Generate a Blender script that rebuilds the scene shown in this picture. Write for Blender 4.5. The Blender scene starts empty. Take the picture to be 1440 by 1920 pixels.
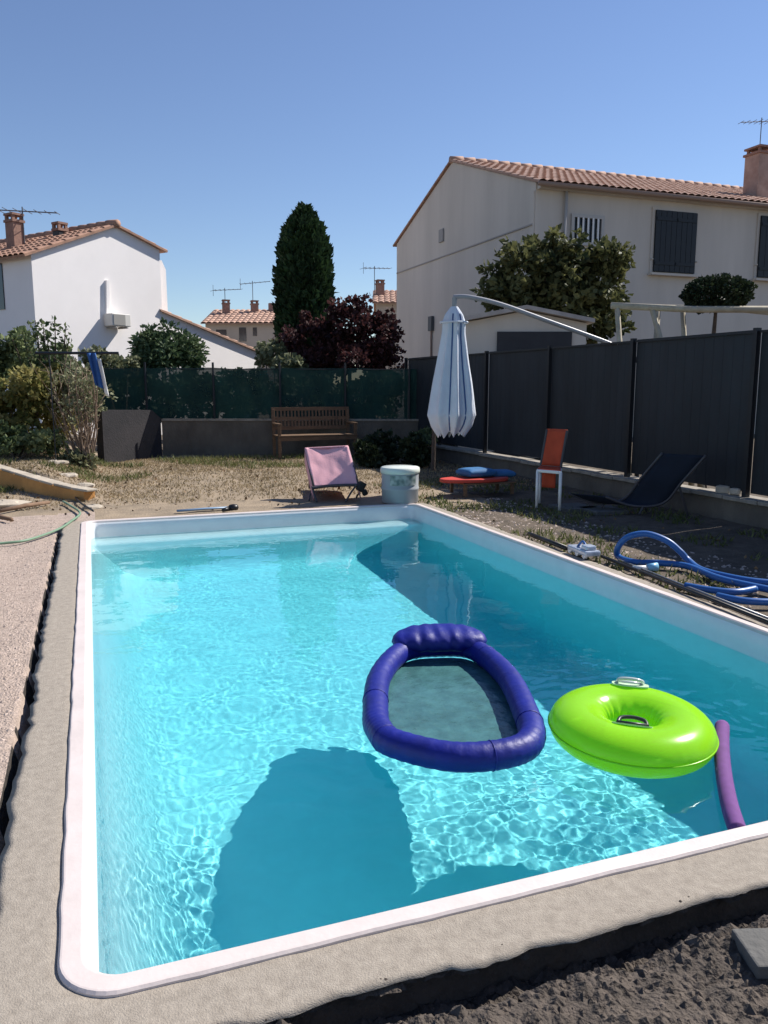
import bpy, math, random
from mathutils import Vector, Matrix, noise
R = math.radians
S = bpy.context.scene
C = S.collection
rnd = random.Random(7)

# ------------------------------------------------------------------ camera, sky, sun, exposure
EYE = 1.5
PITCH = math.atan(238 / 1500.0)
YAW = R(20.07)
cam = bpy.data.objects.new('camera', bpy.data.cameras.new('camera'))
C.objects.link(cam)
S.camera = cam
cam.data.sensor_fit = 'VERTICAL'
cam.data.sensor_height = 36
cam.data.lens = 36 * 1500 / 1920
cam.data.clip_start = 0.05
cam.data.clip_end = 3000
cam.location = (0, 0, EYE)
cam.rotation_euler = (R(90) - PITCH, 0, -YAW)

AZ, EL = R(79), R(45.0)
W = bpy.data.worlds.new('World')
S.world = W
W.use_nodes = True
wt = W.node_tree
sky = wt.nodes.new('ShaderNodeTexSky')
sky.sky_type = 'NISHITA'
sky.sun_disc = False
sky.sun_elevation = EL
sky.sun_rotation = AZ
sky.altitude = 200
sky.air_density = 1.1
sky.dust_density = 0.0
sky.ozone_density = 5.0
hsv = wt.nodes.new('ShaderNodeHueSaturation')
hsv.inputs['Hue'].default_value = .508
hsv.inputs['Saturation'].default_value = .98
wt.links.new(sky.outputs[0], hsv.inputs['Color'])
wt.links.new(hsv.outputs[0], wt.nodes['Background'].inputs[0])
wt.nodes['Background'].inputs[1].default_value = 0.085
sl = bpy.data.lights.new('sun', 'SUN')
sl.energy = 5.0
sl.angle = R(0.5)
sl.color = (1.0, 0.95, 0.88)
sl.cycles.is_caustics_light = True
so = bpy.data.objects.new('sun', sl)
C.objects.link(so)
so.location = (20, 5, 20)
so.rotation_euler = Vector((math.sin(AZ) * math.cos(EL), math.cos(AZ) * math.cos(EL), math.sin(EL))).to_track_quat('Z', 'Y').to_euler()
S.view_settings.view_transform = 'Standard'
S.view_settings.look = 'None'
S.view_settings.gamma = 1
S.view_settings.exposure = 0.55
S.cycles.use_denoising = True
S.cycles.max_bounces = 10
S.cycles.transparent_max_bounces = 12


# ------------------------------------------------------------------ surveying: a sight line meets the ground, or a distance
def ray(px, py):
    u = (px - 720) / 1500.0
    v = (960 - py) / 1500.0
    y = math.cos(PITCH) + v * math.sin(PITCH)
    z = -math.sin(PITCH) + v * math.cos(PITCH)
    return Vector((u * math.cos(YAW) + y * math.sin(YAW), -u * math.sin(YAW) + y * math.cos(YAW), z)), y


def G(px, py, z=0.0):
    r, _ = ray(px, py)
    t = (z - EYE) / r.z
    return Vector((r.x * t, r.y * t, z))


def D(px, py, dist):
    r, y = ray(px, py)
    t = dist / y
    return Vector((r.x * t, r.y * t, EYE + r.z * t))


def atX(px, py, X):
    r, _ = ray(px, py)
    t = X / r.x
    return Vector((X, r.y * t, EYE + r.z * t))


def atY(px, py, Y):
    r, _ = ray(px, py)
    t = Y / r.y
    return Vector((r.x * t, Y, EYE + r.z * t))


# ------------------------------------------------------------------ mesh builder
class MB:
    def __init__(s):
        s.v, s.f = [], []

    def add(s, v, f):
        n = len(s.v)
        s.v += [tuple(a) for a in v]
        s.f += [tuple(i + n for i in q) for q in f]
        return s

    def box(s, c, size, rot=None):
        c = Vector(c)
        h = Vector(size) / 2
        M = rot.to_matrix() if rot is not None and hasattr(rot, 'to_matrix') else (rot or Matrix.Identity(3))
        pts = [c + M @ Vector((x * h.x, y * h.y, z * h.z)) for z in (-1, 1) for (x, y) in ((-1, -1), (1, -1), (1, 1), (-1, 1))]
        return s.add(pts, [(3, 2, 1, 0), (4, 5, 6, 7), (0, 1, 5, 4), (1, 2, 6, 5), (2, 3, 7, 6), (3, 0, 4, 7)])

    def bar(s, a, b, w, h, up=(0, 0, 1)):
        a, b = Vector(a), Vector(b)
        d = (b - a)
        L = d.length
        y = d.normalized()
        x = y.cross(Vector(up))
        if x.length < 1e-4:
            x = Vector((1, 0, 0))
        x.normalize()
        z = x.cross(y)
        M = Matrix((x, y, z)).transposed()
        return s.box((a + b) / 2, (w, L, h), M)

    def tube(s, pts, r, n=10, closed=False, flat=1.0, cap=True):
        pts = [Vector(p) for p in pts]
        m = len(pts)
        rs = r if isinstance(r, (list, tuple)) else [r] * m
        up = None
        v = []
        for i, p in enumerate(pts):
            a = pts[(i - 1) % m] if closed or i else pts[0]
            b = pts[(i + 1) % m] if closed or i < m - 1 else pts[-1]
            t = (b - a).normalized()
            if up is None:
                up = Vector((0, 0, 1)) if abs(t.z) < .9 else Vector((1, 0, 0))
            x = t.cross(up)
            if x.length < 1e-5:
                x = t.orthogonal()
            x.normalize()
            z = x.cross(t).normalized()
            up = z
            for k in range(n):
                q = 2 * math.pi * k / n
                v.append(p + (x * math.cos(q) + z * math.sin(q) * flat) * rs[i])
        f = []
        for i in range(m if closed else m - 1):
            j = (i + 1) % m
            for k in range(n):
                l = (k + 1) % n
                f.append((i * n + k, i * n + l, j * n + l, j * n + k))
        if not closed and cap:
            f.append(tuple(range(n - 1, -1, -1)))
            f.append(tuple((m - 1) * n + k for k in range(n)))
        return s.add(v, f)

    def lathe(s, c, prof, n=24, cap=True):
        c = Vector(c)
        v = []
        for (r, z) in prof:
            for k in range(n):
                q = 2 * math.pi * k / n
                v.append(c + Vector((r * math.cos(q), r * math.sin(q), z)))
        f = []
        for i in range(len(prof) - 1):
            for k in range(n):
                l = (k + 1) % n
                f.append((i * n + k, i * n + l, (i + 1) * n + l, (i + 1) * n + k))
        if cap:
            f.append(tuple(range(n - 1, -1, -1)))
            f.append(tuple((len(prof) - 1) * n + k for k in range(n)))
        return s.add(v, f)

    def prism(s, poly, off):
        off = Vector(off)
        n = len(poly)
        v = [Vector(p) for p in poly] + [Vector(p) + off for p in poly]
        f = [tuple(range(n)), tuple(range(2 * n - 1, n - 1, -1))]
        for i in range(n):
            j = (i + 1) % n
            f.append((j, i, n + i, n + j))
        return s.add(v, f)

    def grid(s, fn, nu, nv):
        v = [fn(i / nu, j / nv) for j in range(nv + 1) for i in range(nu + 1)]
        f = [(j * (nu + 1) + i, j * (nu + 1) + i + 1, (j + 1) * (nu + 1) + i + 1, (j + 1) * (nu + 1) + i) for j in range(nv) for i in range(nu)]
        return s.add(v, f)

    def leaf(s, p, size, rng, up=0.3, out=None, narrow=0.45):
        d = Vector((rng.gauss(0, 1), rng.gauss(0, 1), rng.gauss(0, 1) + up))
        if out is not None:
            d += out * 1.2
        d.normalize()
        e = d.cross(Vector((rng.gauss(0, 1), rng.gauss(0, 1), rng.gauss(0, 1))))
        if e.length < 1e-4:
            e = d.orthogonal()
        e.normalize()
        e *= size * narrow
        d = d * size
        nrm = d.cross(e).normalized() * size * .12
        p = Vector(p)
        s.add([p, p + d * .5 + e + nrm, p + d, p + d * .5 - e + nrm], [(0, 1, 2, 3)])

    def build(s, name, m, parent=None, smooth=False, bevel=0, solid=0, subd=0, recalc=False):
        me = bpy.data.meshes.new(name)
        me.from_pydata(s.v, [], s.f)
        if recalc:
            import bmesh
            bm = bmesh.new()
            bm.from_mesh(me)
            bmesh.ops.recalc_face_normals(bm, faces=bm.faces)
            bm.to_mesh(me)
            bm.free()
        me.materials.append(m)
        if smooth:
            me.polygons.foreach_set('use_smooth', [True] * len(me.polygons))
        o = bpy.data.objects.new(name, me)
        C.objects.link(o)
        if parent is not None:
            o.parent = parent
            o.matrix_parent_inverse = Matrix.Translation(parent.location).inverted()
        if solid:
            q = o.modifiers.new('solid', 'SOLIDIFY')
            q.thickness = solid
            q.offset = 0
        if bevel:
            q = o.modifiers.new('bevel', 'BEVEL')
            q.width = bevel
            q.segments = 2
            q.limit_method = 'ANGLE'
        if subd:
            q = o.modifiers.new('subd', 'SUBSURF')
            q.levels = q.render_levels = subd
        return o


def tag(o, label, cat, group=None):
    o['label'] = label
    o['category'] = cat
    o['kind'] = 'thing'
    if group:
        o['group'] = group
    return o


def thing(name, loc, label, cat, group=None):
    o = bpy.data.objects.new(name, None)
    o.empty_display_size = .2
    C.objects.link(o)
    o.location = loc
    return tag(o, label, cat, group)


def structure(o):
    o['kind'] = 'structure'
    return o


def stuff(o):
    o['kind'] = 'stuff'
    return o


def smooth_path(pts, n=8, closed=False):
    pts = [Vector(p) for p in pts]
    m = len(pts)
    out = []
    for i in range(m if closed else m - 1):
        g = (lambda k: pts[k % m]) if closed else (lambda k: pts[min(max(k, 0), m - 1)])
        p0, p1, p2, p3 = g(i - 1), g(i), g(i + 1), g(i + 2)
        for k in range(n):
            t = k / n
            out.append(.5 * ((2 * p1) + (p2 - p0) * t + (2 * p0 - 5 * p1 + 4 * p2 - p3) * t * t + (3 * p1 - p0 - 3 * p2 + p3) * t ** 3))
    if not closed:
        out.append(pts[-1])
    return out


def fbm(x, y, z=0.0, o=3):
    a, f, t = 1.0, 1.0, 0.0
    for _ in range(o):
        t += a * noise.noise((x * f, y * f, z + f))
        a *= .5
        f *= 2.1
    return t


def sstep(a, b, x):
    t = min(1, max(0, (x - a) / (b - a)))
    return t * t * (3 - 2 * t)


# ------------------------------------------------------------------ materials
def mat(name, col, rough=.7, var=0.0, vscale=3.0, col2=None, bump=0.0, bscale=40.0, metal=0.0, spec=.4, coat=0.0, stretch=None, detail=6):
    m = bpy.data.materials.new(name)
    m.use_nodes = True
    t = m.node_tree
    b = t.nodes['Principled BSDF']
    b.inputs['Base Color'].default_value = (*col, 1)
    b.inputs['Roughness'].default_value = rough
    b.inputs['Metallic'].default_value = metal
    b.inputs['Specular IOR Level'].default_value = spec
    b.inputs['Coat Weight'].default_value = coat
    tc = t.nodes.new('ShaderNodeTexCoord')
    src = tc.outputs['Object']
    if stretch:
        mp = t.nodes.new('ShaderNodeMapping')
        mp.inputs['Scale'].default_value = stretch
        t.links.new(src, mp.inputs[0])
        src = mp.outputs[0]
    if var or col2:
        n = t.nodes.new('ShaderNodeTexNoise')
        n.inputs['Scale'].default_value = vscale
        n.inputs['Detail'].default_value = detail
        n.inputs['Roughness'].default_value = .65
        t.links.new(src, n.inputs['Vector'])
        rp = t.nodes.new('ShaderNodeValToRGB')
        rp.color_ramp.elements[0].position = .32
        rp.color_ramp.elements[1].position = .68
        c2 = col2 or tuple(max(0, c * (1 - var)) for c in col)
        c1 = col if col2 else tuple(min(1, c * (1 + var * .5)) for c in col)
        rp.color_ramp.elements[0].color = (*c2, 1)
        rp.color_ramp.elements[1].color = (*c1, 1)
        t.links.new(n.outputs[0], rp.inputs[0])
        t.links.new(rp.outputs[0], b.inputs['Base Color'])
    if bump:
        n2 = t.nodes.new('ShaderNodeTexNoise')
        n2.inputs['Scale'].default_value = bscale
        n2.inputs['Detail'].default_value = 5
        t.links.new(src, n2.inputs['Vector'])
        bp = t.nodes.new('ShaderNodeBump')
        bp.inputs['Strength'].default_value = bump
        bp.inputs['Distance'].default_value = .02
        t.links.new(n2.outputs[0], bp.inputs['Height'])
        t.links.new(bp.outputs[0], b.inputs['Normal'])
    return m


def leafmat(name, a, b_, trans=.3, rough=.62, scale=1.2):
    """leaf colours vary from leaf to leaf and from bough to bough"""
    m = bpy.data.materials.new(name)
    m.use_nodes = True
    t = m.node_tree
    b = t.nodes['Principled BSDF']
    b.inputs['Roughness'].default_value = rough
    b.inputs['Specular IOR Level'].default_value = .22
    g = t.nodes.new('ShaderNodeNewGeometry')
    n = t.nodes.new('ShaderNodeTexNoise')
    n.inputs['Scale'].default_value = scale
    tc = t.nodes.new('ShaderNodeTexCoord')
    t.links.new(tc.outputs['Object'], n.inputs['Vector'])
    ad = t.nodes.new('ShaderNodeMath')
    ad.operation = 'MULTIPLY_ADD'
    ad.inputs[1].default_value = .6
    t.links.new(g.outputs['Random Per Island'], ad.inputs[0])
    sb = t.nodes.new('ShaderNodeMath')
    sb.operation = 'MULTIPLY_ADD'
    sb.inputs[1].default_value = 1.6
    sb.inputs[2].default_value = -.6
    t.links.new(n.outputs[0], sb.inputs[0])
    t.links.new(sb.outputs[0], ad.inputs[2])
    rp = t.nodes.new('ShaderNodeValToRGB')
    rp.color_ramp.elements[0].color = (*a, 1)
    rp.color_ramp.elements[1].color = (*b_, 1)
    t.links.new(ad.outputs[0], rp.inputs[0])
    t.links.new(rp.outputs[0], b.inputs['Base Color'])
    tr = t.nodes.new('ShaderNodeBsdfTranslucent')
    t.links.new(rp.outputs[0], tr.inputs[0])
    mx = t.nodes.new('ShaderNodeMixShader')
    mx.inputs[0].default_value = trans
    t.links.new(b.outputs[0], mx.inputs[1])
    t.links.new(tr.outputs[0], mx.inputs[2])
    t.links.new(mx.outputs[0], t.nodes['Material Output'].inputs[0])
    return m


def seethrough(m, alpha):
    t = m.node_tree
    out = t.nodes['Material Output']
    src = out.inputs[0].links[0].from_socket
    tr = t.nodes.new('ShaderNodeBsdfTransparent')
    mx = t.nodes.new('ShaderNodeMixShader')
    mx.inputs[0].default_value = alpha
    t.links.new(tr.outputs[0], mx.inputs[1])
    t.links.new(src, mx.inputs[2])
    t.links.new(mx.outputs[0], out.inputs[0])
    return m


M_shell = mat('white_gelcoat', (.80, .77, .76), .35, var=.05, vscale=6, spec=.5)
M_coping = mat('white_lip', (.66, .575, .545), .5, col2=(.57, .50, .47), vscale=5, bump=.06, bscale=60)
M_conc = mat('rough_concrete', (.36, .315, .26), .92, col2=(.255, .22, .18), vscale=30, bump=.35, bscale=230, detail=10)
M_gravel = mat('pink_gravel', (.52, .41, .34), .95, col2=(.34, .265, .215), vscale=28, bump=1, bscale=90)
M_pebble = mat('pebble', (.54, .43, .36), .9, col2=(.30, .24, .2), vscale=15)
M_soil = mat('dark_soil', (.12, .096, .078), .95, col2=(.055, .045, .037), vscale=18, bump=1, bscale=60)
M_trench = mat('trench_soil', (.055, .046, .039), .95, col2=(.02, .017, .015), vscale=20, bump=1, bscale=50)
M_lawn = mat('dry_lawn', (.33, .255, .175), .95, col2=(.19, .15, .105), vscale=2.2, bump=.8, bscale=40)
M_earth = mat('bare_earth', (.145, .112, .08), .95, col2=(.06, .047, .034), vscale=5, bump=.9, bscale=40)
M_white_wall = mat('white_render', (.88, .84, .82), .9, var=.05, vscale=.6, bump=.15, bscale=60)
M_grey_wall = mat('aged_render', (.62, .56, .49), .92, col2=(.52, .47, .41), vscale=.6, bump=.2, bscale=50, stretch=(1.4, 1.4, .22))
M_cream_wall = mat('cream_render', (.55, .46, .36), .92, var=.15, vscale=.8)
M_tile = mat('roof_tile', (.44, .25, .17), .85, col2=(.27, .155, .11), vscale=4.5, bump=.2, bscale=20)
M_tile2 = mat('pale_roof_tile', (.50, .32, .24), .85, col2=(.33, .20, .145), vscale=4.5)
M_brick = mat('chimney_brick', (.34, .20, .15), .9, col2=(.22, .13, .10), vscale=9, bump=.3, bscale=20)
M_dark = mat('dark_paint', (.012, .016, .022), .5, var=.2, vscale=4)
M_shut = mat('shutter_paint', (.008, .011, .016), .5, var=.25, vscale=5)
M_metal = mat('grey_metal', (.25, .26, .27), .4, metal=.6)
M_wire = mat('aerial_metal', (.12, .12, .13), .5, metal=.4)
M_ac = mat('ac_casing', (.62, .60, .56), .6, var=.06)
M_grille = mat('ac_grille', (.30, .29, .27), .7)
M_glass = mat('dark_glass', (.02, .025, .03), .1, spec=.6)
M_whitepaint = mat('white_paint', (.75, .74, .72), .5, var=.08)
M_bark = mat('bark', (.13, .095, .07), .95, col2=(.07, .05, .04), vscale=14, bump=.7, bscale=40)
M_stem = mat('bare_stem', (.30, .22, .16), .9, col2=(.16, .115, .085), vscale=12)
M_netting = seethrough(mat('green_netting', (.013, .058, .046), .9, col2=(.005, .024, .022), vscale=1.3, stretch=(1, 1, .4)), .90)
M_panel = mat('anthracite_panel', (.018, .022, .027), .65, var=.4, vscale=.9, stretch=(2, 2, .6))
M_post = mat('anthracite_post', (.007, .008, .011), .5)
M_block = mat('wall_concrete', (.17, .148, .12), .95, col2=(.10, .086, .07), vscale=2.2, bump=.5, bscale=30, stretch=(1, 1, .6))
M_darkwall = mat('dark_coated_wall', (.038, .034, .037), .9, col2=(.02, .02, .023), vscale=2.0, bump=.4, bscale=30)
M_slab = mat('kerb_concrete', (.33, .295, .245), .9, col2=(.21, .185, .15), vscale=6, bump=.4, bscale=40)
M_ochre = mat('ochre_wall', (.62, .31, .095), .9, col2=(.45, .22, .07), vscale=3, bump=.4, bscale=25)
M_stone = mat('pale_stone', (.45, .39, .31), .9, var=.25, vscale=5, bump=.3, bscale=20)
M_wood = mat('bench_wood', (.19, .115, .065), .7, col2=(.11, .065, .037), vscale=6, stretch=(1, 1, 6))
M_palewood = mat('weathered_pole', (.46, .41, .31), .85, col2=(.28, .24, .175), vscale=5)
M_stake = mat('brown_stake', (.20, .125, .08), .9, var=.3, vscale=10)
M_pink = mat('pink_fabric', (.72, .40, .44), .95, col2=(.66, .36, .40), vscale=2, bump=.15, bscale=60, spec=.1)
M_frame = mat('chair_frame', (.06, .055, .06), .5)
M_bin = mat('bin_plastic', (.30, .32, .34), .55, var=.08)
M_bin_lid = mat('bin_lid', (.62, .66, .60), .45, var=.1)
M_label = mat('bin_sticker', (.36, .40, .38), .5, col2=(.10, .15, .14), vscale=14, detail=1)
M_red = mat('red_board', (.55, .06, .04), .5, var=.12)
M_blue = mat('blue_cushion', (.03, .14, .32), .75, var=.25, vscale=6)
M_orange = mat('orange_fabric', (.45, .065, .025), .85, var=.15, vscale=8)
M_navy = mat('navy_sling', (.006, .011, .024), .85, var=.2, vscale=5)
M_umb = mat('umbrella_canvas', (.60, .64, .70), .9, var=.06, vscale=4, bump=.3, bscale=25, spec=.1)
M_umbstripe = mat('umbrella_piping', (.05, .10, .24), .9)
M_hose = mat('blue_hose', (.015, .10, .33), .4, var=.15, vscale=8, spec=.5)
M_greenhose = mat('green_hose', (.16, .26, .17), .5)
M_black = mat('black_plastic', (.012, .012, .013), .4)
M_clear = mat('clear_plastic', (.42, .47, .56), .12, var=.3, vscale=15, spec=.8)
M_bluewhite = mat('pale_blue_plastic', (.20, .45, .66), .35)
M_floatblue = mat('blue_vinyl_cloth', (.006, .013, .23), .5, col2=(.004, .009, .15), vscale=5, bump=.25, bscale=18, spec=.4)
M_purple = mat('purple_foam', (.14, .05, .20), .85, var=.15, vscale=20)
M_towel_b = mat('blue_towel', (.03, .10, .30), .95, var=.2)
M_pot = mat('clay_pot', (.28, .12, .07), .85)
M_paver = mat('grey_paver', (.125, .122, .115), .9, var=.2, vscale=8, bump=.4, bscale=40)

M_mesh = mat('float_mesh', (.06, .16, .165), .22, var=.35, vscale=7, bump=.7, bscale=11, spec=.5)

# lime vinyl: lets light through
M_lime = bpy.data.materials.new('lime_vinyl')
M_lime.use_nodes = True
_t = M_lime.node_tree
_b = _t.nodes['Principled BSDF']
_b.inputs['Base Color'].default_value = (.42, .82, .03, 1)
_b.inputs['Roughness'].default_value = .22
_b.inputs['Specular IOR Level'].default_value = .5
_tr = _t.nodes.new('ShaderNodeBsdfTranslucent')
_tr.inputs[0].default_value = (.50, .88, .02, 1)
_tp = _t.nodes.new('ShaderNodeBsdfTransparent')
_tp.inputs[0].default_value = (.55, .9, .25, 1)
_m1 = _t.nodes.new('ShaderNodeMixShader')
_m1.inputs[0].default_value = .4
_t.links.new(_b.outputs[0], _m1.inputs[1])
_t.links.new(_tr.outputs[0], _m1.inputs[2])
_m2 = _t.nodes.new('ShaderNodeMixShader')
_m2.inputs[0].default_value = .12
_t.links.new(_m1.outputs[0], _m2.inputs[1])
_t.links.new(_tp.outputs[0], _m2.inputs[2])
_t.links.new(_m2.outputs[0], _t.nodes['Material Output'].inputs[0])

L_cypress = leafmat('cypress_leaf', (.010, .022, .012), (.045, .085, .030), .15)
L_plum = leafmat('plum_leaf', (.018, .010, .012), (.11, .042, .04), .3)
L_loquat = leafmat('loquat_leaf', (.016, .028, .012), (.19, .19, .075), .3)
L_topiary = leafmat('topiary_leaf', (.010, .018, .010), (.035, .05, .022), .15)
L_hedge = leafmat('hedge_leaf', (.018, .040, .022), (.06, .10, .045), .25)
L_olive = leafmat('olive_leaf', (.09, .11, .06), (.28, .28, .16), .25)
L_oleander = leafmat('oleander_leaf', (.035, .065, .03), (.14, .19, .09), .25)
L_yellow = leafmat('yellow_green_leaf', (.10, .12, .035), (.44, .37, .14), .35)
L_mid = leafmat('mid_green_leaf', (.05, .085, .035), (.26, .30, .14), .3)
L_grass = leafmat('dry_grass_blade', (.22, .175, .095), (.44, .345, .22), .3, scale=.6)
L_green = leafmat('green_grass_blade', (.06, .09, .025), (.20, .20, .08), .3)

# ------------------------------------------------------------------ the pool
X0, X1, Y0, Y1 = -.07, 3.79, 1.98, 9.30
WATER = -.17
FLOOR = -1.27


def rrect(off, r, z, n=10):
    pts = []
    x0, x1, y0, y1 = X0 - off, X1 + off, Y0 - off, Y1 + off
    for (cx, cy, a) in ((x1 - r, y0 + r, -90), (x1 - r, y1 - r, 0), (x0 + r, y1 - r, 90), (x0 + r, y0 + r, 180)):
        for k in range(n + 1):
            q = R(a + 90 * k / n)
            pts.append(Vector((cx + r * math.cos(q), cy + r * math.sin(q), z)))
    # points along the straight sides
    out = []
    m = len(pts)
    for i in range(m):
        a, b = pts[i], pts[(i + 1) % m]
        out.append(a)
        if (i + 1) % (n + 1) == 0:
            for k in range(1, 120):
                out.append(a.lerp(b, k / 120))
    return out


def bridge(loops, mb):
    m = len(loops[0])
    f = []
    for i in range(len(loops) - 1):
        for k in range(m):
            l = (k + 1) % m
            f.append((i * m + k, i * m + l, (i + 1) * m + l, (i + 1) * m + k))
    mb.add([p for lp in loops for p in lp], f)
    return mb


pool = thing('swimming_pool', (1.86, 5.6, 0), 'long rectangular white shell pool full of turquoise water', 'swimming pool')
mb = MB()
loops = [rrect(.012, .10, -.012), rrect(0, .09, -.03), rrect(-.004, .09, -.10), rrect(-.012, .10, -.22), rrect(-.09, .14, -.5), rrect(-.24, .22, -.98),
         rrect(-.285, .24, -1.10), rrect(-.345, .27, -1.19), rrect(-.42, .29, -1.245), rrect(-.52, .3, FLOOR), rrect(-.57, .3, FLOOR - .001)]
bridge(loops, mb)
m_ = len(loops[0])
mb.f.append(tuple(range(len(mb.v) - m_, len(mb.v))))
shell = mb.build('shell', M_shell, pool, smooth=True, recalc=False)
shell.cycles.is_caustics_receiver = True
# shallow step across the far end, its riser sloping down to the floor
mb = MB()
prof_ = [(Y1 + .02, FLOOR - .02), (Y1 + .02, -.235), (Y1 - .30, -.24), (Y1 - .345, -.246), (Y1 - .38, -.262), (Y1 - .41, -.30), (Y1 - .52, -.60), (Y1 - .66, -.96), (Y1 - .74, -1.12), (Y1 - .84, -1.23), (Y1 - .98, FLOOR + .004), (Y1 - 1.05, FLOOR - .02)]
xs_ = [X0 + .01 + (X1 - X0 - .02) * k / 30 for k in range(31)]
mb.grid(lambda u, v: (xs_[int(round(u * 30))],) + prof_[int(round((1 - v) * 11))], 30, 11)
st = mb.build('step', M_shell, pool, smooth=True)
st.cycles.is_caustics_receiver = True


def wob(loop, amp, freq, seed):
    """a hand-trowelled edge"""
    out = []
    m = len(loop)
    for i, p in enumerate(loop):
        a, b = loop[i - 1], loop[(i + 1) % m]
        t = (b - a).normalized()
        nrm = Vector((t.y, -t.x, 0))
        out.append(p + nrm * amp * fbm(p.x * freq, p.y * freq, seed))
    return out


mb = MB()
lipout = wob(rrect(.088, .17, .004), .005, 5, 2)
bridge([[p - Vector((0, 0, .02)) for p in lipout], lipout, wob(rrect(.082, .165, .011), .005, 5, 2), wob(rrect(.077, .16, .012), .005, 5, 2), rrect(.030, .11, .013), rrect(.026, .108, .0125), rrect(.017, .104, .005), rrect(.0118, .10, -.012)], mb)
mb.build('coping', M_coping, pool)

# concrete surround, hand laid, ragged outside edge
mb = MB()
no = len(lipout)


def surround_edge(off_l, off_n, off_r, off_f, z, amp, seed):
    base = rrect(.1, .17, z)
    out = []
    for p in base:
        q = Vector(p)
        ex = 0
        if p.x < X0:
            q.x -= off_l
        if p.x > X1:
            q.x += off_r
        if p.y < Y0:
            q.y -= off_n
        if p.y > Y1:
            q.y += off_f
        q.x += amp * (fbm(p.x * 4, p.y * 4, seed) + .55 * fbm(p.x * 21, p.y * 21, seed + 3))
        q.y += amp * (fbm(p.x * 4, p.y * 4, seed + 9) + .55 * fbm(p.x * 21, p.y * 21, seed + 5))
        out.append(q)
    return out


ins = [p - Vector((0, 0, .012)) for p in wob(rrect(.070, .15, .004), .004, 4, 2)]
lps = [ins]
for k in range(7):
    f_ = k / 6
    z_ = -.002 - .003 * (k == 6)
    lps.append([p + Vector((0, 0, .0022 * fbm(p.x * 9, p.y * 9, 3))) for p in surround_edge(-.01 + .185 * f_, -.01 + .20 * f_, -.01 + .12 * f_, -.01 + .10 * f_, z_, .021 * f_, 5)])
lps.append([p + Vector((0, 0, -.045)) for p in surround_edge(.115, .125, .07, .05, 0, .021, 5)])
lps.append([p + Vector((0, 0, -.30)) for p in surround_edge(.04, .04, .03, .02, 0, .0, 5)])
bridge(lps, mb)
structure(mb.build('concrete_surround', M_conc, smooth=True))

# water: a rippled refracting surface, and below it the body that takes the red out of the light
mw = bpy.data.materials.new('pool_water')
mw.use_nodes = True
t = mw.node_tree
t.nodes.clear()
out = t.nodes.new('ShaderNodeOutputMaterial')
g = t.nodes.new('ShaderNodeBsdfGlass')
g.inputs['IOR'].default_value = 1.333
g.inputs['Roughness'].default_value = 0
g.inputs['Color'].default_value = (.86, .98, 1, 1)
t.links.new(g.outputs[0], out.inputs[0])
nx, ny = 620, 1150


def ripple(x, y):
    calm = (1.10 - .84 * sstep(2.8, 5.8, y)) * (.78 + .7 * noise.noise((x * .9, y * .8, 7)))
    wx, wy = x + .06 * noise.noise((x * 3, y * 3, 4)), y + .06 * noise.noise((x * 3, y * 3, 14))
    a = noise.noise((x * 2.4 + .25 * y, y * 3.0, 0))
    b = noise.noise((wx * 7.5 + 3, wy * 9.5 + 2 * x, 5))
    c = noise.noise((wx * 16 + 8, wy * 19, 9))
    d = noise.noise((wx * 34, wy * 31 + 4, 2))
    return .0022 * a + calm * (.0015 * b + .00085 * c + .00022 * d)


mb = MB()
mb.grid(lambda u, v: (X0 + .001 + (X1 - X0 - .002) * u, Y0 + .001 + (Y1 - Y0 - .002) * v, WATER + ripple(X0 + (X1 - X0) * u, Y0 + (Y1 - Y0) * v)), nx, ny)
water = structure(mb.build('water', mw, smooth=True))
water.cycles.is_caustics_caster = True
mv = bpy.data.materials.new('water_tint')
mv.use_nodes = True
t = mv.node_tree
t.nodes.remove(t.nodes['Principled BSDF'])
va = t.nodes.new('ShaderNodeVolumeAbsorption')
va.inputs[0].default_value = (.26, .945, .985, 1)
va.inputs[1].default_value = 1.02
t.links.new(va.outputs[0], t.nodes['Material Output'].inputs['Volume'])
mb = MB()
zt, zb = WATER + .014, FLOOR - .05
mb.box(((X0 + X1) / 2, (Y0 + Y1) / 2, (zt + zb) / 2), (X1 - X0 + .004, Y1 - Y0 + .004, zt - zb))
body = mb.build('water_body', mv, water)

# ------------------------------------------------------------------ ground as one height field, split by its covering


def lin(a, b, s):
    n = max(1, int(round((b - a) / s)))
    return [a + (b - a) * k / n for k in range(n)]


gx = lin(-400, -60, 60) + lin(-60, -12, 6) + lin(-12, -3, .5) + lin(-3, -.9, .08) + lin(-.9, 3.6, .032) + lin(3.6, 5.6, .06) + lin(5.6, 9, .2) + lin(9, 30, 2) + lin(30, 400, 60) + [400]
gy = lin(-400, -20, 60) + lin(-20, .4, 1.2) + lin(.4, 2.1, .032) + lin(2.1, 9.6, .07) + lin(9.6, 18, .11) + lin(18, 40, 1.2) + lin(40, 100, 10) + lin(100, 700, 100) + [700]


WA, WB = G(-260, 872), G(158, 938)     # foot of the low ochre wall


def behind_wall(x, y):
    d = (WB - WA).to_2d()
    n = Vector((-d.y, d.x)).normalized()
    return (Vector((x, y)) - WA.to_2d()).dot(n)


def in_trench(x, y):
    w = .02 * fbm(x * 5, y * 5, 1)
    w2 = .03 * fbm(x * 4, y * 4, 8)
    left = -.375 + w < x < -.30 and 2.55 < y < 9.0
    near = 1.585 + w2 < y < 1.72 and .38 < x < 6
    return left, near


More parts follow.
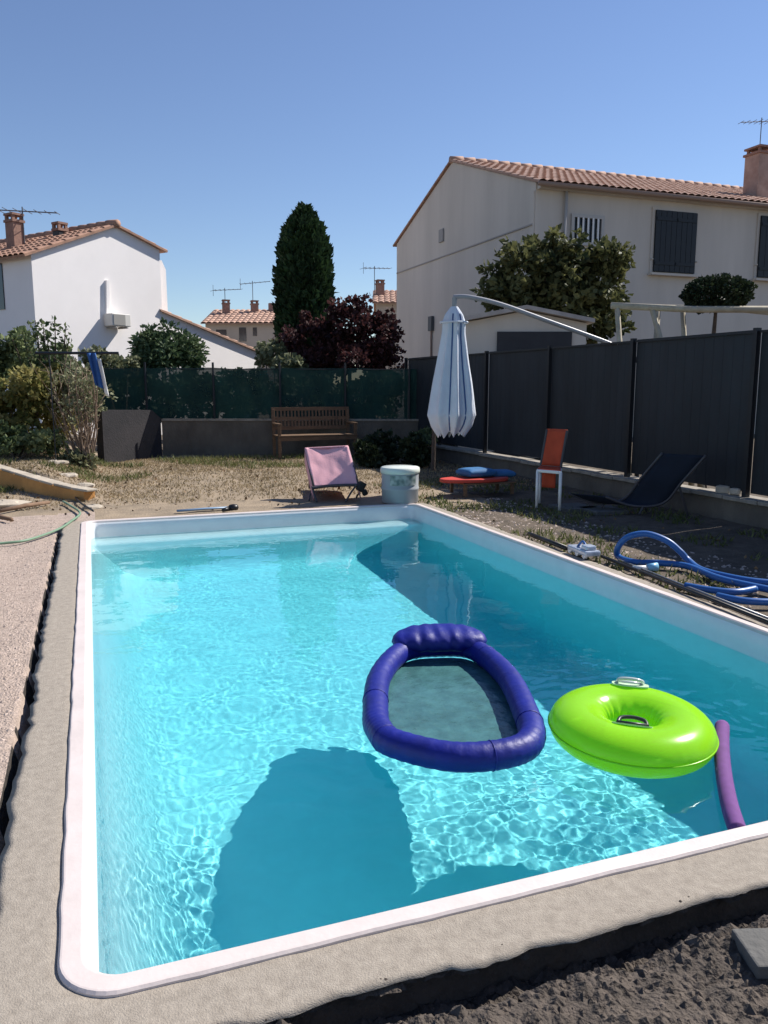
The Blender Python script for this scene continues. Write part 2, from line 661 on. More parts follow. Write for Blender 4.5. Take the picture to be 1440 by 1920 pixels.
def ground_z(x, y):
    z = -.022
    if -6 < x < 12 and -3 < y < 22:
        amp = .008
        if y < 1.9 and x > -.4:
            amp = .017
        z += amp * fbm(x * 4, y * 4, 2) + amp * .55 * fbm(x * 14, y * 14, 7)
        l, n = in_trench(x, y)
        if l or n:
            z -= .085 if n else .12
        if y > 10:
            z += .03 * fbm(x * .8, y * .8, 4) * sstep(10, 12, y)
    bw = behind_wall(x, y)
    if y < 60:
        z += .28 * sstep(.02, .22, bw) * sstep(.35, -.9, x) * sstep(40, 30, y)
    return z


gv = [(x, y, ground_z(x, y)) for y in gy for x in gx]
nxg = len(gx)
zones = {'gravel': [], 'dug_soil': [], 'lawn': [], 'ground': [], 'trench': []}
for j in range(len(gy) - 1):
    for i in range(nxg - 1):
        cx, cy = (gx[i] + gx[i + 1]) / 2, (gy[j] + gy[j + 1]) / 2
        if X0 - .10 < cx < X1 + .10 and Y0 - .10 < cy < Y1 + .10:
            continue
        w = .12 * fbm(cx * 1.5, cy * 1.5, 3)
        l, n = in_trench(cx, cy)
        if l or n:
            k = 'trench'
        elif cy < 1.66 and cx > -.28 and cx < 8 and cy > -2:
            k = 'dug_soil'
        elif cx < .0 and cy < 10.2 + w and cx > -12:
            k = 'gravel'
        elif 9.2 < cy < 19 and -6 < cx < 5.0 + 2 * w:  # lawn stops near the fence shade; darker earth beyond deepens it
            k = 'lawn'
        else:
            k = 'ground'
        zones[k].append((j * nxg + i, j * nxg + i + 1, (j + 1) * nxg + i + 1, (j + 1) * nxg + i))
gm = {'gravel': M_gravel, 'dug_soil': M_soil, 'lawn': M_lawn, 'ground': M_earth, 'trench': M_trench}
for k, fs in zones.items():
    idx = {}
    mb = MB()
    for q in fs:
        for i in q:
            if i not in idx:
                idx[i] = len(mb.v)
                mb.v.append(gv[i])
        mb.f.append(tuple(idx[i] for i in q))
    structure(mb.build(k, gm[k], smooth=True))


def pebble(mb, x, y, z, s, rng):
    v = []
    a = rng.uniform(0, 6.28)
    sx, sy, sz = s * rng.uniform(.7, 1.3), s * rng.uniform(.6, 1.1), s * rng.uniform(.4, .8)
    for (px, py, pz) in ((1, 0, 0), (.3, .9, .1), (-.8, .5, 0), (-.7, -.6, .1), (.4, -.9, 0), (.2, .1, 1)):
        px *= rng.uniform(.8, 1.2)
        py *= rng.uniform(.8, 1.2)
        v.append((x + (px * math.cos(a) - py * math.sin(a)) * sx, y + (px * math.sin(a) + py * math.cos(a)) * sy, z + pz * sz))
    mb.add(v, [(0, 1, 5), (1, 2, 5), (2, 3, 5), (3, 4, 5), (4, 0, 5)])


rg = random.Random(3)
mb = MB()
for _ in range(16000):
    y = 2.2 + 7.6 * rg.random() ** 1.4
    x = rg.uniform(-.42 - min(2.6, .12 * y + .9), -.40)
    l, n = in_trench(x, y)
    if l:
        continue
    pebble(mb, x, y, ground_z(x, y) - .003, rg.uniform(.006, .017), rg)
stuff(mb.build('loose_gravel', M_pebble))
mb = MB()
for _ in range(14000):
    x, y = rg.uniform(-.3, 2.4), rg.uniform(.8, 1.6)
    pebble(mb, x, y, ground_z(x, y) - .006, .006 + .026 * rg.random() ** 2.5, rg)
for _ in range(2600):
    x, y = rg.uniform(.0, 2.4), rg.uniform(1.57, 1.74)
    pebble(mb, x, y, ground_z(x, y) - .006, .008 + .030 * rg.random() ** 2, rg)
stuff(mb.build('soil_crumbs', M_soil))
mb = MB()
for _ in range(1400):
    x, y = rg.uniform(3.95, 5.2), rg.uniform(3.4, 9.6)
    pebble(mb, x, y, ground_z(x, y) - .004, rg.uniform(.008, .03), rg)
stuff(mb.build('loose_stones', M_pebble))


mb = MB()
for _ in range(420):
    x, y = rg.uniform(-2.2, 6.4), rg.uniform(9.8, 16.5)
    mb.leaf((x, y, ground_z(x, y) + .012), rg.uniform(.03, .06), rg, .0)
for _ in range(90):
    x, y = rg.uniform(3.95, 6.4), rg.uniform(4, 10)
    mb.leaf((x, y, ground_z(x, y) + .012), rg.uniform(.025, .05), rg, .0)
stuff(mb.build('fallen_leaves', mat('dead_leaf', (.20, .12, .06), .9, var=.5, vscale=3)))


def blades(name, n, fn, h, m, seed):
    rg = random.Random(seed)
    mb = MB()
    for _ in range(n):
        p = fn(rg)
        if p is None:
            continue
        x, y = p
        z = ground_z(x, y)
        a = rg.uniform(0, 6.28)
        hh = h * rg.uniform(.4, 1.2)
        w = .012
        dx, dy = math.cos(a) * w, math.sin(a) * w
        lx, ly = rg.gauss(0, .6) * hh, rg.gauss(0, .6) * hh
        mb.add([(x - dx, y - dy, z - .01), (x + dx, y + dy, z - .01), (x + lx, y + ly, z + hh)], [(0, 1, 2)])
    return stuff(mb.build(name, m))


def lawn_pt(r):
    x, y = r.uniform(-2.5, 6.6), 10.6 + 6.8 * r.random()
    if noise.noise((x * .9, y * .9, 3)) * .5 + r.random() * .9 < .30 + (13.2 - y) * .10:
        return None
    return (x, y)


blades('dry_grass', 60000, lawn_pt, .036, L_grass, 5)
blades('green_grass', 16000, lambda r: (lambda x, y: (x, y) if noise.noise((x * .7, y * .7, 8)) > -.1 + (0 if x < 0 else .2 * (16.6 - y)) else None)(r.uniform(-4, 5.5), r.uniform(12.4, 17)), .10, L_green, 6)
blades('verge_grass', 7000, lambda r: (lambda x, y: (x, y) if noise.noise((x * 1.3, y * 1.3, 1)) > .05 else None)(r.uniform(4.0, 6.6), r.uniform(4.5, 12)), .07, L_green, 9)
blades('weeds', 5000, lambda r: (r.uniform(6.98, 7.5), r.uniform(4, 13.5)), .12, L_green, 11)

# ------------------------------------------------------------------ plants


def clump(mb, c, rad, n, size, rng, gap=-.15, fs=1.6, up=.3, narrow=.45, seed=0, hollow=.55):
    c, rad = Vector(c), Vector(rad)
    k = 0
    tries = 0
    while k < n and tries < n * 6:
        tries += 1
        d = Vector((rng.gauss(0, 1), rng.gauss(0, 1), rng.gauss(0, 1))).normalized()
        rr = hollow + (1 - hollow) * rng.random() ** .6
        bump = 1 + .22 * noise.noise((d.x * 2.2 + seed, d.y * 2.2, d.z * 2.2 + seed))
        p = Vector((c.x + d.x * rad.x * rr * bump, c.y + d.y * rad.y * rr * bump, c.z + d.z * rad.z * rr * bump))
        if noise.noise((p.x * fs + seed, p.y * fs, p.z * fs)) < gap:
            continue
        mb.leaf(p, size * rng.uniform(.6, 1.25), rng, up, d, narrow)
        k += 1
    return mb


def limbs(base, tops, r, rng, m, parent, name='trunk'):
    mb = MB()
    base = Vector(base)
    for tp in tops:
        tp = Vector(tp)
        mid = base.lerp(tp, .5) + Vector((rng.gauss(0, .06), rng.gauss(0, .06), .05)) * (tp - base).length * .5
        pts = smooth_path([base, mid, tp], 5)
        mb.tube(pts, [r * (1 - .75 * i / (len(pts) - 1)) for i in range(len(pts))], 7)
    return mb.build(name, m, parent, smooth=True)


def plant(name, base, blobs, n, size, lm, label, cat, group=None, r=.05, gap=-.15, fs=1.6, up=.3, narrow=.45, seed=1, part='crown', stemname='trunk', trunk=True, hollow=.55, sub=16, nlimb=9):
    rng = random.Random(seed)
    base = Vector(base)
    root = thing(name, base, label, cat, group)
    mb = MB()
    tot = sum(b[1][0] * b[1][2] for b in blobs)
    for i, (c, rad) in enumerate(blobs):
        m = int(n * rad[0] * rad[2] / tot)
        core = .66 if sub else 1
        clump(mb, c, [a * core for a in rad], int(m * (.35 if sub else 1)), size, rng, gap, fs, up, narrow, seed * 3.1 + i, hollow)
        for k in range(sub):
            d = Vector((rng.gauss(0, 1), rng.gauss(0, 1), rng.gauss(0, 1))).normalized()
            sc = rng.uniform(.18, .42)
            rr = rng.uniform(.6, 1.18 - .5 * sc)
            c2 = Vector(c) + Vector((d.x * rad[0] * rr, d.y * rad[1] * rr, d.z * rad[2] * rr))
            clump(mb, c2, [a * sc for a in rad], int(m * .65 / max(1, sub)), size, rng, gap, fs, up, narrow, seed * 3.1 + i + k, .2)
    mb.build(part, lm, root)
    if trunk:
        limbs(base, [Vector(c) + Vector((0, 0, -.1 * rad[2])) for c, rad in blobs][:nlimb], r, rng, M_bark, root, stemname)
    return root


# columnar cypress
CD = 24.0
cb = D(574, 690, CD)
cb.z = 0
ct = D(574, 392, CD)
k = CD / 1519
rng = random.Random(11)
cyp = thing('cypress_tree', cb, 'tall dark columnar cypress rising behind the green netting fence', 'tree')
mb = MB()
prof = [(392, 3), (400, 10), (413, 26), (430, 40), (465, 52), (505, 57), (545, 60), (600, 62), (660, 60), (690, 52)]


def cyp_r(py):
    for (a, ra), (b, rb) in zip(prof, prof[1:]):
        if a <= py <= b:
            return ra + (rb - ra) * (py - a) / (b - a)
    return 45


for i in range(16000):
    py = 392 + 330 * rng.random() ** .75
    z = ct.z - (py - 392) * k
    r_ = .80 * cyp_r(min(py, 690)) * k * (.62 + .38 * rng.random() ** .5)
    q = rng.uniform(0, 6.283)
    r_ *= 1 + .22 * noise.noise((math.cos(q) * 2, math.sin(q) * 2, z * 1.4)) + .13 * noise.noise((math.cos(q) * 6, math.sin(q) * 6, z * 4))
    p = (cb.x + r_ * math.cos(q), cb.y + r_ * math.sin(q), z)
    mb.leaf(p, .19 * rng.uniform(.5, 1.5), rng, 2.2, Vector((math.cos(q), math.sin(q), 0)), .28)
mb.build('crown', L_cypress, cyp)
mb = MB()
mb.tube([cb, cb + Vector((.02, 0, 2)), cb + Vector((0, .02, ct.z - 1.0))], [.16, .12, .03], 9)
mb.build('trunk', M_bark, cyp, smooth=True)

# purple-leaved plum
PD = 21.0


def DD(px, py, d):
    return D(px, py, d)


def rads(wpx, hpx, d, depth=None):
    kk = d / 1519
    return (wpx * kk, (depth or wpx) * kk, hpx * kk)


b0 = D(640, 720, PD)
b0.z = 0
plant('plum_tree', b0, [(D(585, 635, PD), rads(55, 44, PD)), (D(650, 615, PD), rads(62, 52, PD)), (D(705, 630, PD), rads(50, 50, PD)),
                        (D(640, 668, PD), rads(95, 40, PD)), (D(555, 660, PD), rads(40, 36, PD)), (D(665, 575, PD), rads(32, 22, PD)), (D(705, 672, PD), rads(46, 34, PD)), (D(590, 680, PD), rads(60, 30, PD)), (D(725, 600, PD), rads(22, 20, PD))],
      14000, .115, L_plum, 'dark purple leaved plum tree in front of the cypress', 'tree', r=.09, gap=-.02, fs=2.2, seed=4)

# loquat-like tree behind the anthracite fence
TD = 18.6
b0 = D(1060, 700, TD)
b0.z = 0
plant('fruit_tree', b0, [(D(985, 520, TD), rads(68, 55, TD)), (D(1060, 500, TD), rads(75, 62, TD)), (D(1130, 525, TD), rads(58, 58, TD)), (D(1020, 470, TD), rads(45, 32, TD)),
                         (D(935, 560, TD), rads(44, 32, TD)), (D(1080, 575, TD), rads(85, 48, TD)), (D(1160, 480, TD), rads(28, 22, TD)), (D(1000, 580, TD), rads(60, 40, TD)), (D(1110, 615, TD), rads(60, 36, TD)), (D(950, 480, TD), rads(26, 24, TD))],
      9500, .18, L_loquat, 'broad leafy garden tree in front of the barred window', 'tree', r=.08, gap=-.05, fs=2.4, seed=8, narrow=.33, hollow=.35)

# clipped topiary
QD = 11.5
b0 = D(1330, 700, QD)
b0.z = 0
plant('topiary_bush', b0, [(D(1345, 550, QD), rads(58, 28, QD)), (D(1325, 553, QD), rads(38, 28, QD)), (D(1372, 552, QD), rads(32, 27, QD))], 5200, .055, L_topiary,
      'flat topped clipped bush on a dark stem below the shutters', 'bush', sub=0, nlimb=1, r=.07, gap=-.6, seed=12, part='foliage', stemname='stem', hollow=.8)

# left garden shrubs
LD = 14.5


def shrub(name, px, blobs, d, n, size, lm, label, seed, cat='shrub', group=None, **kw):
    kw.setdefault('gap', -.06)
    kw.setdefault('fs', 2.4)
    b = D(px, 800, d)
    b.z = .2 if px < 160 else 0
    return plant(name, b, [(D(x, y, d + dd), rads(w, h, d)) for (x, y, w, h, dd) in blobs], n, size, lm, label, cat, group, r=kw.pop('r', .03), seed=seed, part='foliage', stemname='stem', **kw)


shrub('shrub', 20, [(10, 670, 60, 45, 0), (50, 690, 50, 40, .3), (100, 690, 40, 35, .2), (-50, 680, 60, 50, 0)], 15.6, 5200, .12, L_mid, 'dark green shrub nearest the white wall corner at the left edge', 21)
shrub('shrub', 30, [(20, 765, 60, 45, 0), (75, 755, 50, 45, .2), (-30, 770, 50, 50, 0), (60, 720, 55, 28, 0)], 14.2, 5200, .10, L_yellow, 'yellow green shrub in the middle of the left border', 22)
shrub('shrub', 25, [(15, 825, 45, 28, 0), (75, 828, 42, 25, .1)], 13.6, 2600, .09, L_mid, 'low dark green plant at the foot of the left border', 23)
shrub('shrub', 150, [(150, 720, 42, 40, 0), (165, 755, 32, 35, 0), (120, 740, 40, 40, .2)], 14.6, 2100, .09, L_olive, 'thin grey green shrub behind the bare stems', 24, gap=.05)
shrub('shrub', 30, [(110, 775, 48, 50, .1), (85, 715, 40, 30, .2)], 15.0, 3200, .085, L_yellow, 'reddish yellow rose like shrub between the left border and the bare stems', 27)
shrub('shrub', 230, [(205, 690, 36, 26, .6), (240, 688, 30, 20, .8), (180, 675, 30, 20, .5)], 17.2, 2400, .10, L_olive, 'loose olive green shrub right of the blue towel', 28)
shrub('shrub', -60, [(-60, 770, 60, 90, 0), (-20, 690, 50, 60, .4)], 14.9, 3800, .10, L_mid, 'tall green shrub cut by the left edge of the picture', 29)
# upright shoots against the white wall
sh = thing('sapling', D(110, 800, 15.2), 'upright dark shoots standing against the white gable wall', 'sapling')
sh.location.z = .25
rng = random.Random(31)
mb, ms = MB(), MB()
for (x, ytop) in ((66, 600), (80, 602), (88, 625), (103, 600), (123, 612), (128, 640), (20, 628), (42, 622), (52, 645)):
    top = D(x, ytop, 15.2)
    bot = D(x + (95 - x) * .35, 705, 15.2)
    ms.tube([bot, bot.lerp(top, .5) + Vector((.02, 0, 0)), top], [.02, .015, .006], 5)
    for k_ in range(70):
        f_ = rng.random()
        p = bot.lerp(top, f_)
        mb.leaf(p + Vector((rng.gauss(0, .05), rng.gauss(0, .05), 0)), .11 * rng.uniform(.6, 1.2), rng, .8, None, .3)
mb.build('foliage', L_mid, sh)
ms.build('stem', M_bark, sh)
# bare stemmed shrub
bs = G(160, 884)
bs.z = ground_z(bs.x, bs.y)
bare = thing('bare_shrub', bs, 'bare shrub of fanned brown stems beside the dark wall', 'shrub')
mb = MB()
rng = random.Random(17)
for i in range(30):
    a = rng.uniform(0, 6.28)
    sp = rng.uniform(.12, .62)
    h = rng.uniform(.9, 1.75)
    p0 = bs + Vector((rng.gauss(0, .06), rng.gauss(0, .06), -.02))
    p2 = bs + Vector((math.cos(a) * sp, math.sin(a) * sp, h))
    p1 = p0.lerp(p2, .5) + Vector((rng.gauss(0, .06), rng.gauss(0, .06), .0))
    pp = smooth_path([p0, p1, p2], 5)
    mb.tube(pp, [.017 * (1 - .7 * q / (len(pp) - 1)) for q in range(len(pp))], 5)
    for _ in range(3):
        s0 = pp[rng.randrange(4, len(pp))]
        mb.tube([s0, s0 + Vector((rng.gauss(0, .18), rng.gauss(0, .18), rng.uniform(.1, .45)))], [.008, .003], 4)
mb.build('stem', M_stem, bare, smooth=True)
mb = MB()
clump(mb, bs + Vector((0, 0, 1.25)), (.55, .5, .5), 650, .07, rng, -.1, 2, .3, .45, 3, .2)
clump(mb, bs + Vector((-.1, 0, .12)), (.35, .3, .16), 420, .10, rng, -.2, 2, .3, .4, 5, .2)
mb.build('foliage', L_olive, bare)

# round oleander and its neighbours behind the netting
shrub('oleander', 320, [(315, 655, 60, 42, 0), (290, 670, 40, 32, -.2), (350, 665, 36, 34, .2)], 20.0, 5200, .15, L_oleander, 'rounded green oleander against the white lean-to wall', 25, cat='shrub', r=.05, narrow=.25, gap=-.3)
shrub('shrub', 515, [(515, 672, 30, 26, 0), (545, 685, 42, 16, -.3), (500, 655, 18, 18, .3)], 20.5, 1500, .13, L_olive, 'pale olive shrub at the end of the white lean-to', 26)
HD = 19.0
for i, (px, top, w, lab) in enumerate(((225, 690, 60, 'dark hedge plant behind the dark coated wall'), (345, 700, 75, 'dark hedge plant below the round oleander'),
                                       (455, 700, 75, 'dark hedge plant behind the left end of the bench'), (575, 705, 75, 'dark hedge plant below the purple plum'),
                                       (690, 700, 75, 'dark hedge plant beside the grey gable house'))):
    shrub('hedge_plant', px, [(px, top + 45, w, 48, 0), (px + 30, top + 30, w * .6, 30, .2)], HD, 2600, .13, L_hedge, lab, 40 + i, group='hedge behind the green netting', gap=-.25)

# dark planting in the shaded corner
for i, (px, py, w, h, dd, lab) in enumerate(((715, 836, 40, 26, 15.6, 'dark bush in the shade right of the bench'), (775, 843, 36, 26, 15.0, 'dark bush in the shade left of the furled umbrella'),
                                            (690, 850, 26, 20, 15.0, 'low dark plant at the right end of the bench'))):
    shrub('shaded_bush', px, [(px, py, w, h, 0), (px + 12, py + 14, w * .8, h * .5, -.2)], dd, 1500, .10, L_topiary, lab, 50 + i, group='plants in the shaded corner')

# ------------------------------------------------------------------ roofs


def tiled(a, b, c, d, pitch=.24, row=.42, amp=.05):
    """canal-tile slope; a-b is the eave, d-c the ridge"""
    a, b, c, d = map(Vector, (a, b, c, d))
    L = (b - a).length
    H = (d - a).length
    nrm = (b - a).cross(d - a).normalized()
    if nrm.z < 0:
        nrm = -nrm
    nc = max(2, int(L / pitch))
    nr = max(1, int(H / row))
    mb = MB()
    su = nc * 6
    vs, fs = [], []
    for r_ in range(nr):
        for e in (0, 1):
            v = (r_ + e) / nr
            lift = .035 * (1 - e)
            for i in range(su + 1):
                u = i / su
                p = a.lerp(b, u).lerp(d.lerp(c, u), v)
                w = abs(math.sin(math.pi * i / 6)) ** .7 * amp
                jit = .010 * noise.noise((int(i / 6) * 1.7, r_ * 2.3, 5))
                vs.append(p + nrm * (w + lift + jit))
    n1 = su + 1
    for r_ in range(nr):
        o = r_ * 2 * n1
        for i in range(su):
            fs.append((o + i, o + i + 1, o + n1 + i + 1, o + n1 + i))
        if r_:
            for i in range(su):
                fs.append((o - n1 + i, o - n1 + i + 1, o + i + 1, o + i))
    mb.add(vs, fs)
    # underside
    mb.add([a - nrm * .03, b - nrm * .03, c - nrm * .03, d - nrm * .03, a + nrm * .03, b + nrm * .03, c + nrm * .03, d + nrm * .03],
           [(0, 1, 2, 3), (0, 1, 5, 4), (1, 2, 6, 5), (3, 0, 4, 7)])
    return mb


def tv_aerial(top, h, parent_loc, label, d, boom=(1, 0.2, 0.05), s=1.0, group='rooftop television aerials'):
    root = thing('tv_aerial', Vector(top) - Vector((0, 0, h)), label, 'aerial', group)
    mb = MB()
    top = Vector(top)
    th = .013 * s
    mb.tube([top - Vector((0, 0, h)), top + Vector((0, 0, .12))], th, 6)
    mb.build('mast', M_wire, root)
    mb = MB()
    bd = Vector(boom).normalized()
    side = bd.cross(Vector((0, 0, 1))).normalized()
    a, b = top - bd * .45 * s, top + bd * .65 * s
    mb.tube([a, b], th * .9, 6)
    for i in range(7):
        p = a.lerp(b, i / 6)
        L_ = (.30 - .025 * i) * s
        mb.tube([p - side * L_, p + side * L_], th * .55, 5)
    mb.tube([a + Vector((0, 0, .2 * s)), a - Vector((0, 0, .2 * s))], th * .6, 5)
    mb.build('antenna', M_wire, root)
    return root


def chimney_part(parent, c, w, d_, z0, z1, m, cap=True, rotz=0):
    Mx = Matrix.Rotation(rotz, 3, 'Z')
    mb = MB()
    mb.box((c.x, c.y, (z0 + z1) / 2), (w, d_, z1 - z0), Mx)
    ch = mb.build('chimney', m, parent, bevel=.01)
    if cap:
        mb = MB()
        mb.box((c.x, c.y, z1 + .035), (w * 1.15, d_ * 1.15, .07), Mx)
        for sx in (-1, 1):
            for sy in (-1, 1):
                mb.box(Vector((c.x, c.y, z1 + .13)) + Mx @ Vector((sx * w * .38, sy * d_ * .38, 0)), (.08, .08, .12), Mx)
        mb.box((c.x, c.y, z1 + .22), (w * 1.1, d_ * 1.1, .06), Mx)
        mb.build('chimney_cap', M_brick, ch)
    return ch


# ------------------------------------------------------------------ grey two-storey house on the right
XH = 11.5
ec = atX(1005, 342, XH)          # front eave corner of the gable wall
YF = ec.y
ZE = ec.z
yb = atX(744, 458, XH)
YB, ZB = yb.y, yb.z
ap = atX(848, 304, XH)
HX2 = 34.0
house = thing('grey_house', (XH, YF, 0), 'grey rendered two storey house with tiled roof behind the anthracite fence', 'house')
mb = MB()
mb.prism([(XH, YF, -.1), (XH, YB, -.1), (XH, YB, ZB), (XH, ap.y, ap.z), (XH, YF, ZE)], (HX2 - XH, 0, 0))
mb.build('wall', M_grey_wall, house, recalc=True)
ov = .30


def extend(a, b, d_):
    return b + (b - a).normalized() * d_


rf0, rr0 = Vector((XH - .08, YF, ZE + .05)), Vector((XH - .08, ap.y, ap.z + .05))
fe = extend(rr0, rf0, ov)
be = extend(rr0, Vector((XH - .08, YB, ZB + .05)), .25)
dx = Vector((HX2 - XH + .2, 0, 0))
roof = tiled(fe, fe + dx, rr0 + dx, rr0).build('roof', M_tile2, house)
tiled(be + dx, be, rr0, rr0 + dx).build('roof', M_tile, house)
mb = MB()
for i in range(60):
    x = XH - .08 + i * .42
    if x > HX2:
        break
    mb.tube([(x, ap.y, ap.z + .07), (x + .45, ap.y, ap.z + .09)], [.11, .125], 8)
mb.build('ridge_tile', M_tile2, house, smooth=True)
# cornice strip under the eave, gutter
mb = MB()
mb.box(((XH + HX2) / 2 + .02, YF - .09, ZE - .10), (HX2 - XH - .04, .18, .14))
mb.build('cornice', M_grey_wall, house)
# corner pilaster and bands on the gable
mb = MB()
mb.box((XH - .02, (YF + YB) / 2, ZE - 1.05 + .0), (.035, abs(YB - YF) - .1, .04), None)
mb.box((XH - .02, (YF + YB) / 2, 2.25), (.035, abs(YB - YF) - .1, .04), None)
mb.build('render_band', mat('band_render', (.36, .335, .31), .9), house)


def on_front(x0, y0, x1, y1):
    a, b = atY(x0, y0, YF), atY(x1, y1, YF)
    return a, b


def shutter_pair(x0, y0, x1, y1):
    a, b = on_front(x0, y0, x1, y1)
    w, h = b.x - a.x, a.z - b.z
    cx, cz = (a.x + b.x) / 2, (a.z + b.z) / 2
    wn = MB().box((cx, YF - .015, cz), (w + .16, .05, h + .16)).build('window', M_grey_wall, house)
    for s_ in (-1, 1):
        mb = MB()
        mb.box((cx + s_ * w / 4, YF - .065, cz), (w / 2 - .012, .045, h))
        for kz in (-.36, .36):
            mb.box((cx + s_ * w / 4, YF - .10, cz + kz * h), (w / 2 - .06, .03, .09))
        for kp in range(4):
            mb.box((cx + s_ * w / 4 - w / 4 + (kp + .5) * w / 8, YF - .0925, cz), (w / 8 - .012, .012, h - .02))
        mb.build('shutter', M_shut, wn, bevel=.004)
    mb = MB()
    mb.box((cx, YF - .10, cz - h / 2 - .07), (w + .25, .16, .06))
    for s_ in (-1, 1):
        mb.tube([(cx + s_ * w * .54, YF - .05, cz - h * .3), (cx + s_ * w * .54, YF - .12, cz - h * .3)], .02, 6)
    mb.build('sill', M_grey_wall, wn)


shutter_pair(1227, 394, 1298, 514)
shutter_pair(1424, 405, 1498, 525)
# barred window
a, b = on_front(1073, 404, 1127, 460)
w, h = b.x - a.x, a.z - b.z
cx, cz = (a.x + b.x) / 2, (a.z + b.z) / 2
wn = MB().box((cx, YF + .005, cz), (w, .03, h)).build('window', M_glass, house)
mb = MB()
for s_ in (-1, 1):
    mb.box((cx + s_ * w / 2, YF - .02, cz), (.09, .08, h + .09))
    mb.box((cx, YF - .02, cz + s_ * h / 2), (w - .09, .08, .09))
mb.build('frame', mat('window_frame', (.46, .44, .41), .7), wn)
mb = MB()
for k_ in range(5):
    mb.box((cx - w / 2 + w * (k_ + 1) / 6, YF - .055, cz), (.05, .03, h - .09))
mb.build('bar', M_whitepaint, wn)
# small vent and meter box on the gable
p = atX(829, 442, XH)
MB().box((XH - .03, p.y, p.z), (.06, .34, .42)).build('vent', mat('vent_cover', (.33, .31, .29), .8), house, bevel=.01)
p = atX(811, 607, XH)
MB().box((XH - .06, p.y, p.z), (.12, .30, .5)).build('meter_box', mat('meter_box', (.10, .10, .10), .6), house, bevel=.01)
mb = MB()
mb.tube([(XH - .05, p.y, p.z), (XH - .05, p.y, .2)], .035, 8)
mb.build('downpipe', mat('rust_pipe', (.28, .2, .16), .8), house)
mb = MB()
mb.tube([(XH - .04, YF + .02, ZE - .2), (XH - .04, YF - .03, .1)], .02, 6)
mb.build('cable', M_grey_wall, house)
mb = MB()
mb.tube([(XH + .9, YF - .08, ZE - .12), (XH + .9, YF - .08, .1)], .045, 8)
mb.build('downpipe', mat('pale_pipe', (.42, .39, .36), .7), house, smooth=True)
mb = MB()
mb.tube([(XH - .1, fe.y - .03, fe.z - .05), (HX2, fe.y - .03, fe.z - .05)], .06, 8)
mb.build('gutter', mat('clay_gutter', (.30, .20, .15), .7), house, smooth=True)
# chimney on the front slope
cc = atY(1421, 330, YF + 1.9)
zt_ = atY(1421, 292, YF + 1.9).z
chimney_part(house, cc, .58, .62, ZE + .2, zt_, mat('chimney_render', (.45, .33, .27), .9, col2=(.30, .2, .16), vscale=3))
tv_aerial(atY(1428, 228, YF + 1.9), 1.1, None, 'television aerial over the brick chimney of the grey house', 0, (-1, .2, -.08), 1.1)

# low garage with canopy in front of the gable
SD = 16.6
ga = thing('garage', (D(975, 640, SD).x, D(975, 640, SD).y, 0), 'low garage with a shallow pitched roof behind the fence', 'garage')
l_, t_, r_2 = D(862, 606, SD), D(985, 583, SD), D(1092, 640, SD)
Lf, Tp, Rt = l_, t_, Vector((D(1100, 607, SD).x, D(1100, 607, SD).y, l_.z))
back = Vector((.4, 1.0, 0))
mb = MB()
mb.prism([(Lf.x, Lf.y, 0), (Rt.x, Rt.y, 0), Rt, Tp, Lf], back)
mb.build('wall', M_grey_wall, ga, recalc=True)
mb = MB()
f0 = -back.normalized() * .22
for (p, q) in ((Lf, Tp), (Tp, Rt)):
    dd = (q - p).normalized() * .12
    a_, b_ = p - (dd if p is Lf else dd * 0), q + (dd if q is Rt else dd * 0)
    mb.prism([a_ + f0 + Vector((0, 0, .02)), b_ + f0 + Vector((0, 0, .02)), b_ + f0 + Vector((0, 0, .10)), a_ + f0 + Vector((0, 0, .10))], back - f0 * 1.5)
mb.build('roof', mat('felt_roof', (.42, .38, .35), .9, var=.2), ga, recalc=True)
da, db = D(932, 622, SD), D(1072, 622, SD)
dn = f0.normalized()
mb = MB()
mb.prism([Vector((da.x, da.y, .05)) + dn * .05, Vector((db.x, db.y, .05)) + dn * .05, db + dn * .05, da + dn * .05], -dn * .08)
mb.build('shaded_opening', mat('opening_shade', (.035, .035, .04), .7, var=.2), ga, recalc=True)  # near-black panel stands for the shade inside the garage opening

# weathered pole frame beyond the fence
PG = 11.2
pg = thing('pole_frame', (D(1300, 640, PG).x, D(1300, 640, PG).y, 0), 'pale weathered pole frame with leaning uprights rising over the fence', 'pergola')
mb = MB()
mb.tube([D(1146, 573, PG), D(1300, 580, PG), D(1470, 580, PG - .3)], .045, 8)
mb.build('beam', M_palewood, pg, smooth=True)
mb = MB()
mb.tube([D(1190, 574, PG + .8), D(1340, 577, PG + .9), D(1470, 590, PG + .9)], .03, 8)
mb.build('beam', M_palewood, pg, smooth=True)
for (xa, ya, xb, yb_, dd) in ((1157, 575, 1163, 660, 0), (1222, 577, 1245, 660, .0), (1280, 580, 1284, 660, .8), (1235, 572, 1228, 660, .8)):
    a_ = D(xa, ya, PG + dd)
    b_ = D(xb, yb_, PG + dd)
    b2 = a_ + (b_ - a_) * (a_.z / (a_.z - b_.z))
    mb = MB()
    mb.tube([a_, a_.lerp(b2, .5), b2], [.035, .04, .045], 8)
    mb.build('post', M_palewood, pg, smooth=True)

# ------------------------------------------------------------------ white house on the left
HDIR = Vector((math.sin(R(54)), math.cos(R(54)), 0))     # along the gable wall, to the right
HN = Vector((math.sin(R(144)), math.cos(R(144)), 0))     # outward
A0 = D(58, 475, 21.5)


def on_gable(px, py, off=0.0):
    r_, _ = ray(px, py)
    o = Vector((0, 0, EYE))
    q = A0 + HN * off
    t_ = (q - o).dot(HN) / r_.dot(HN)
    return o + r_ * t_


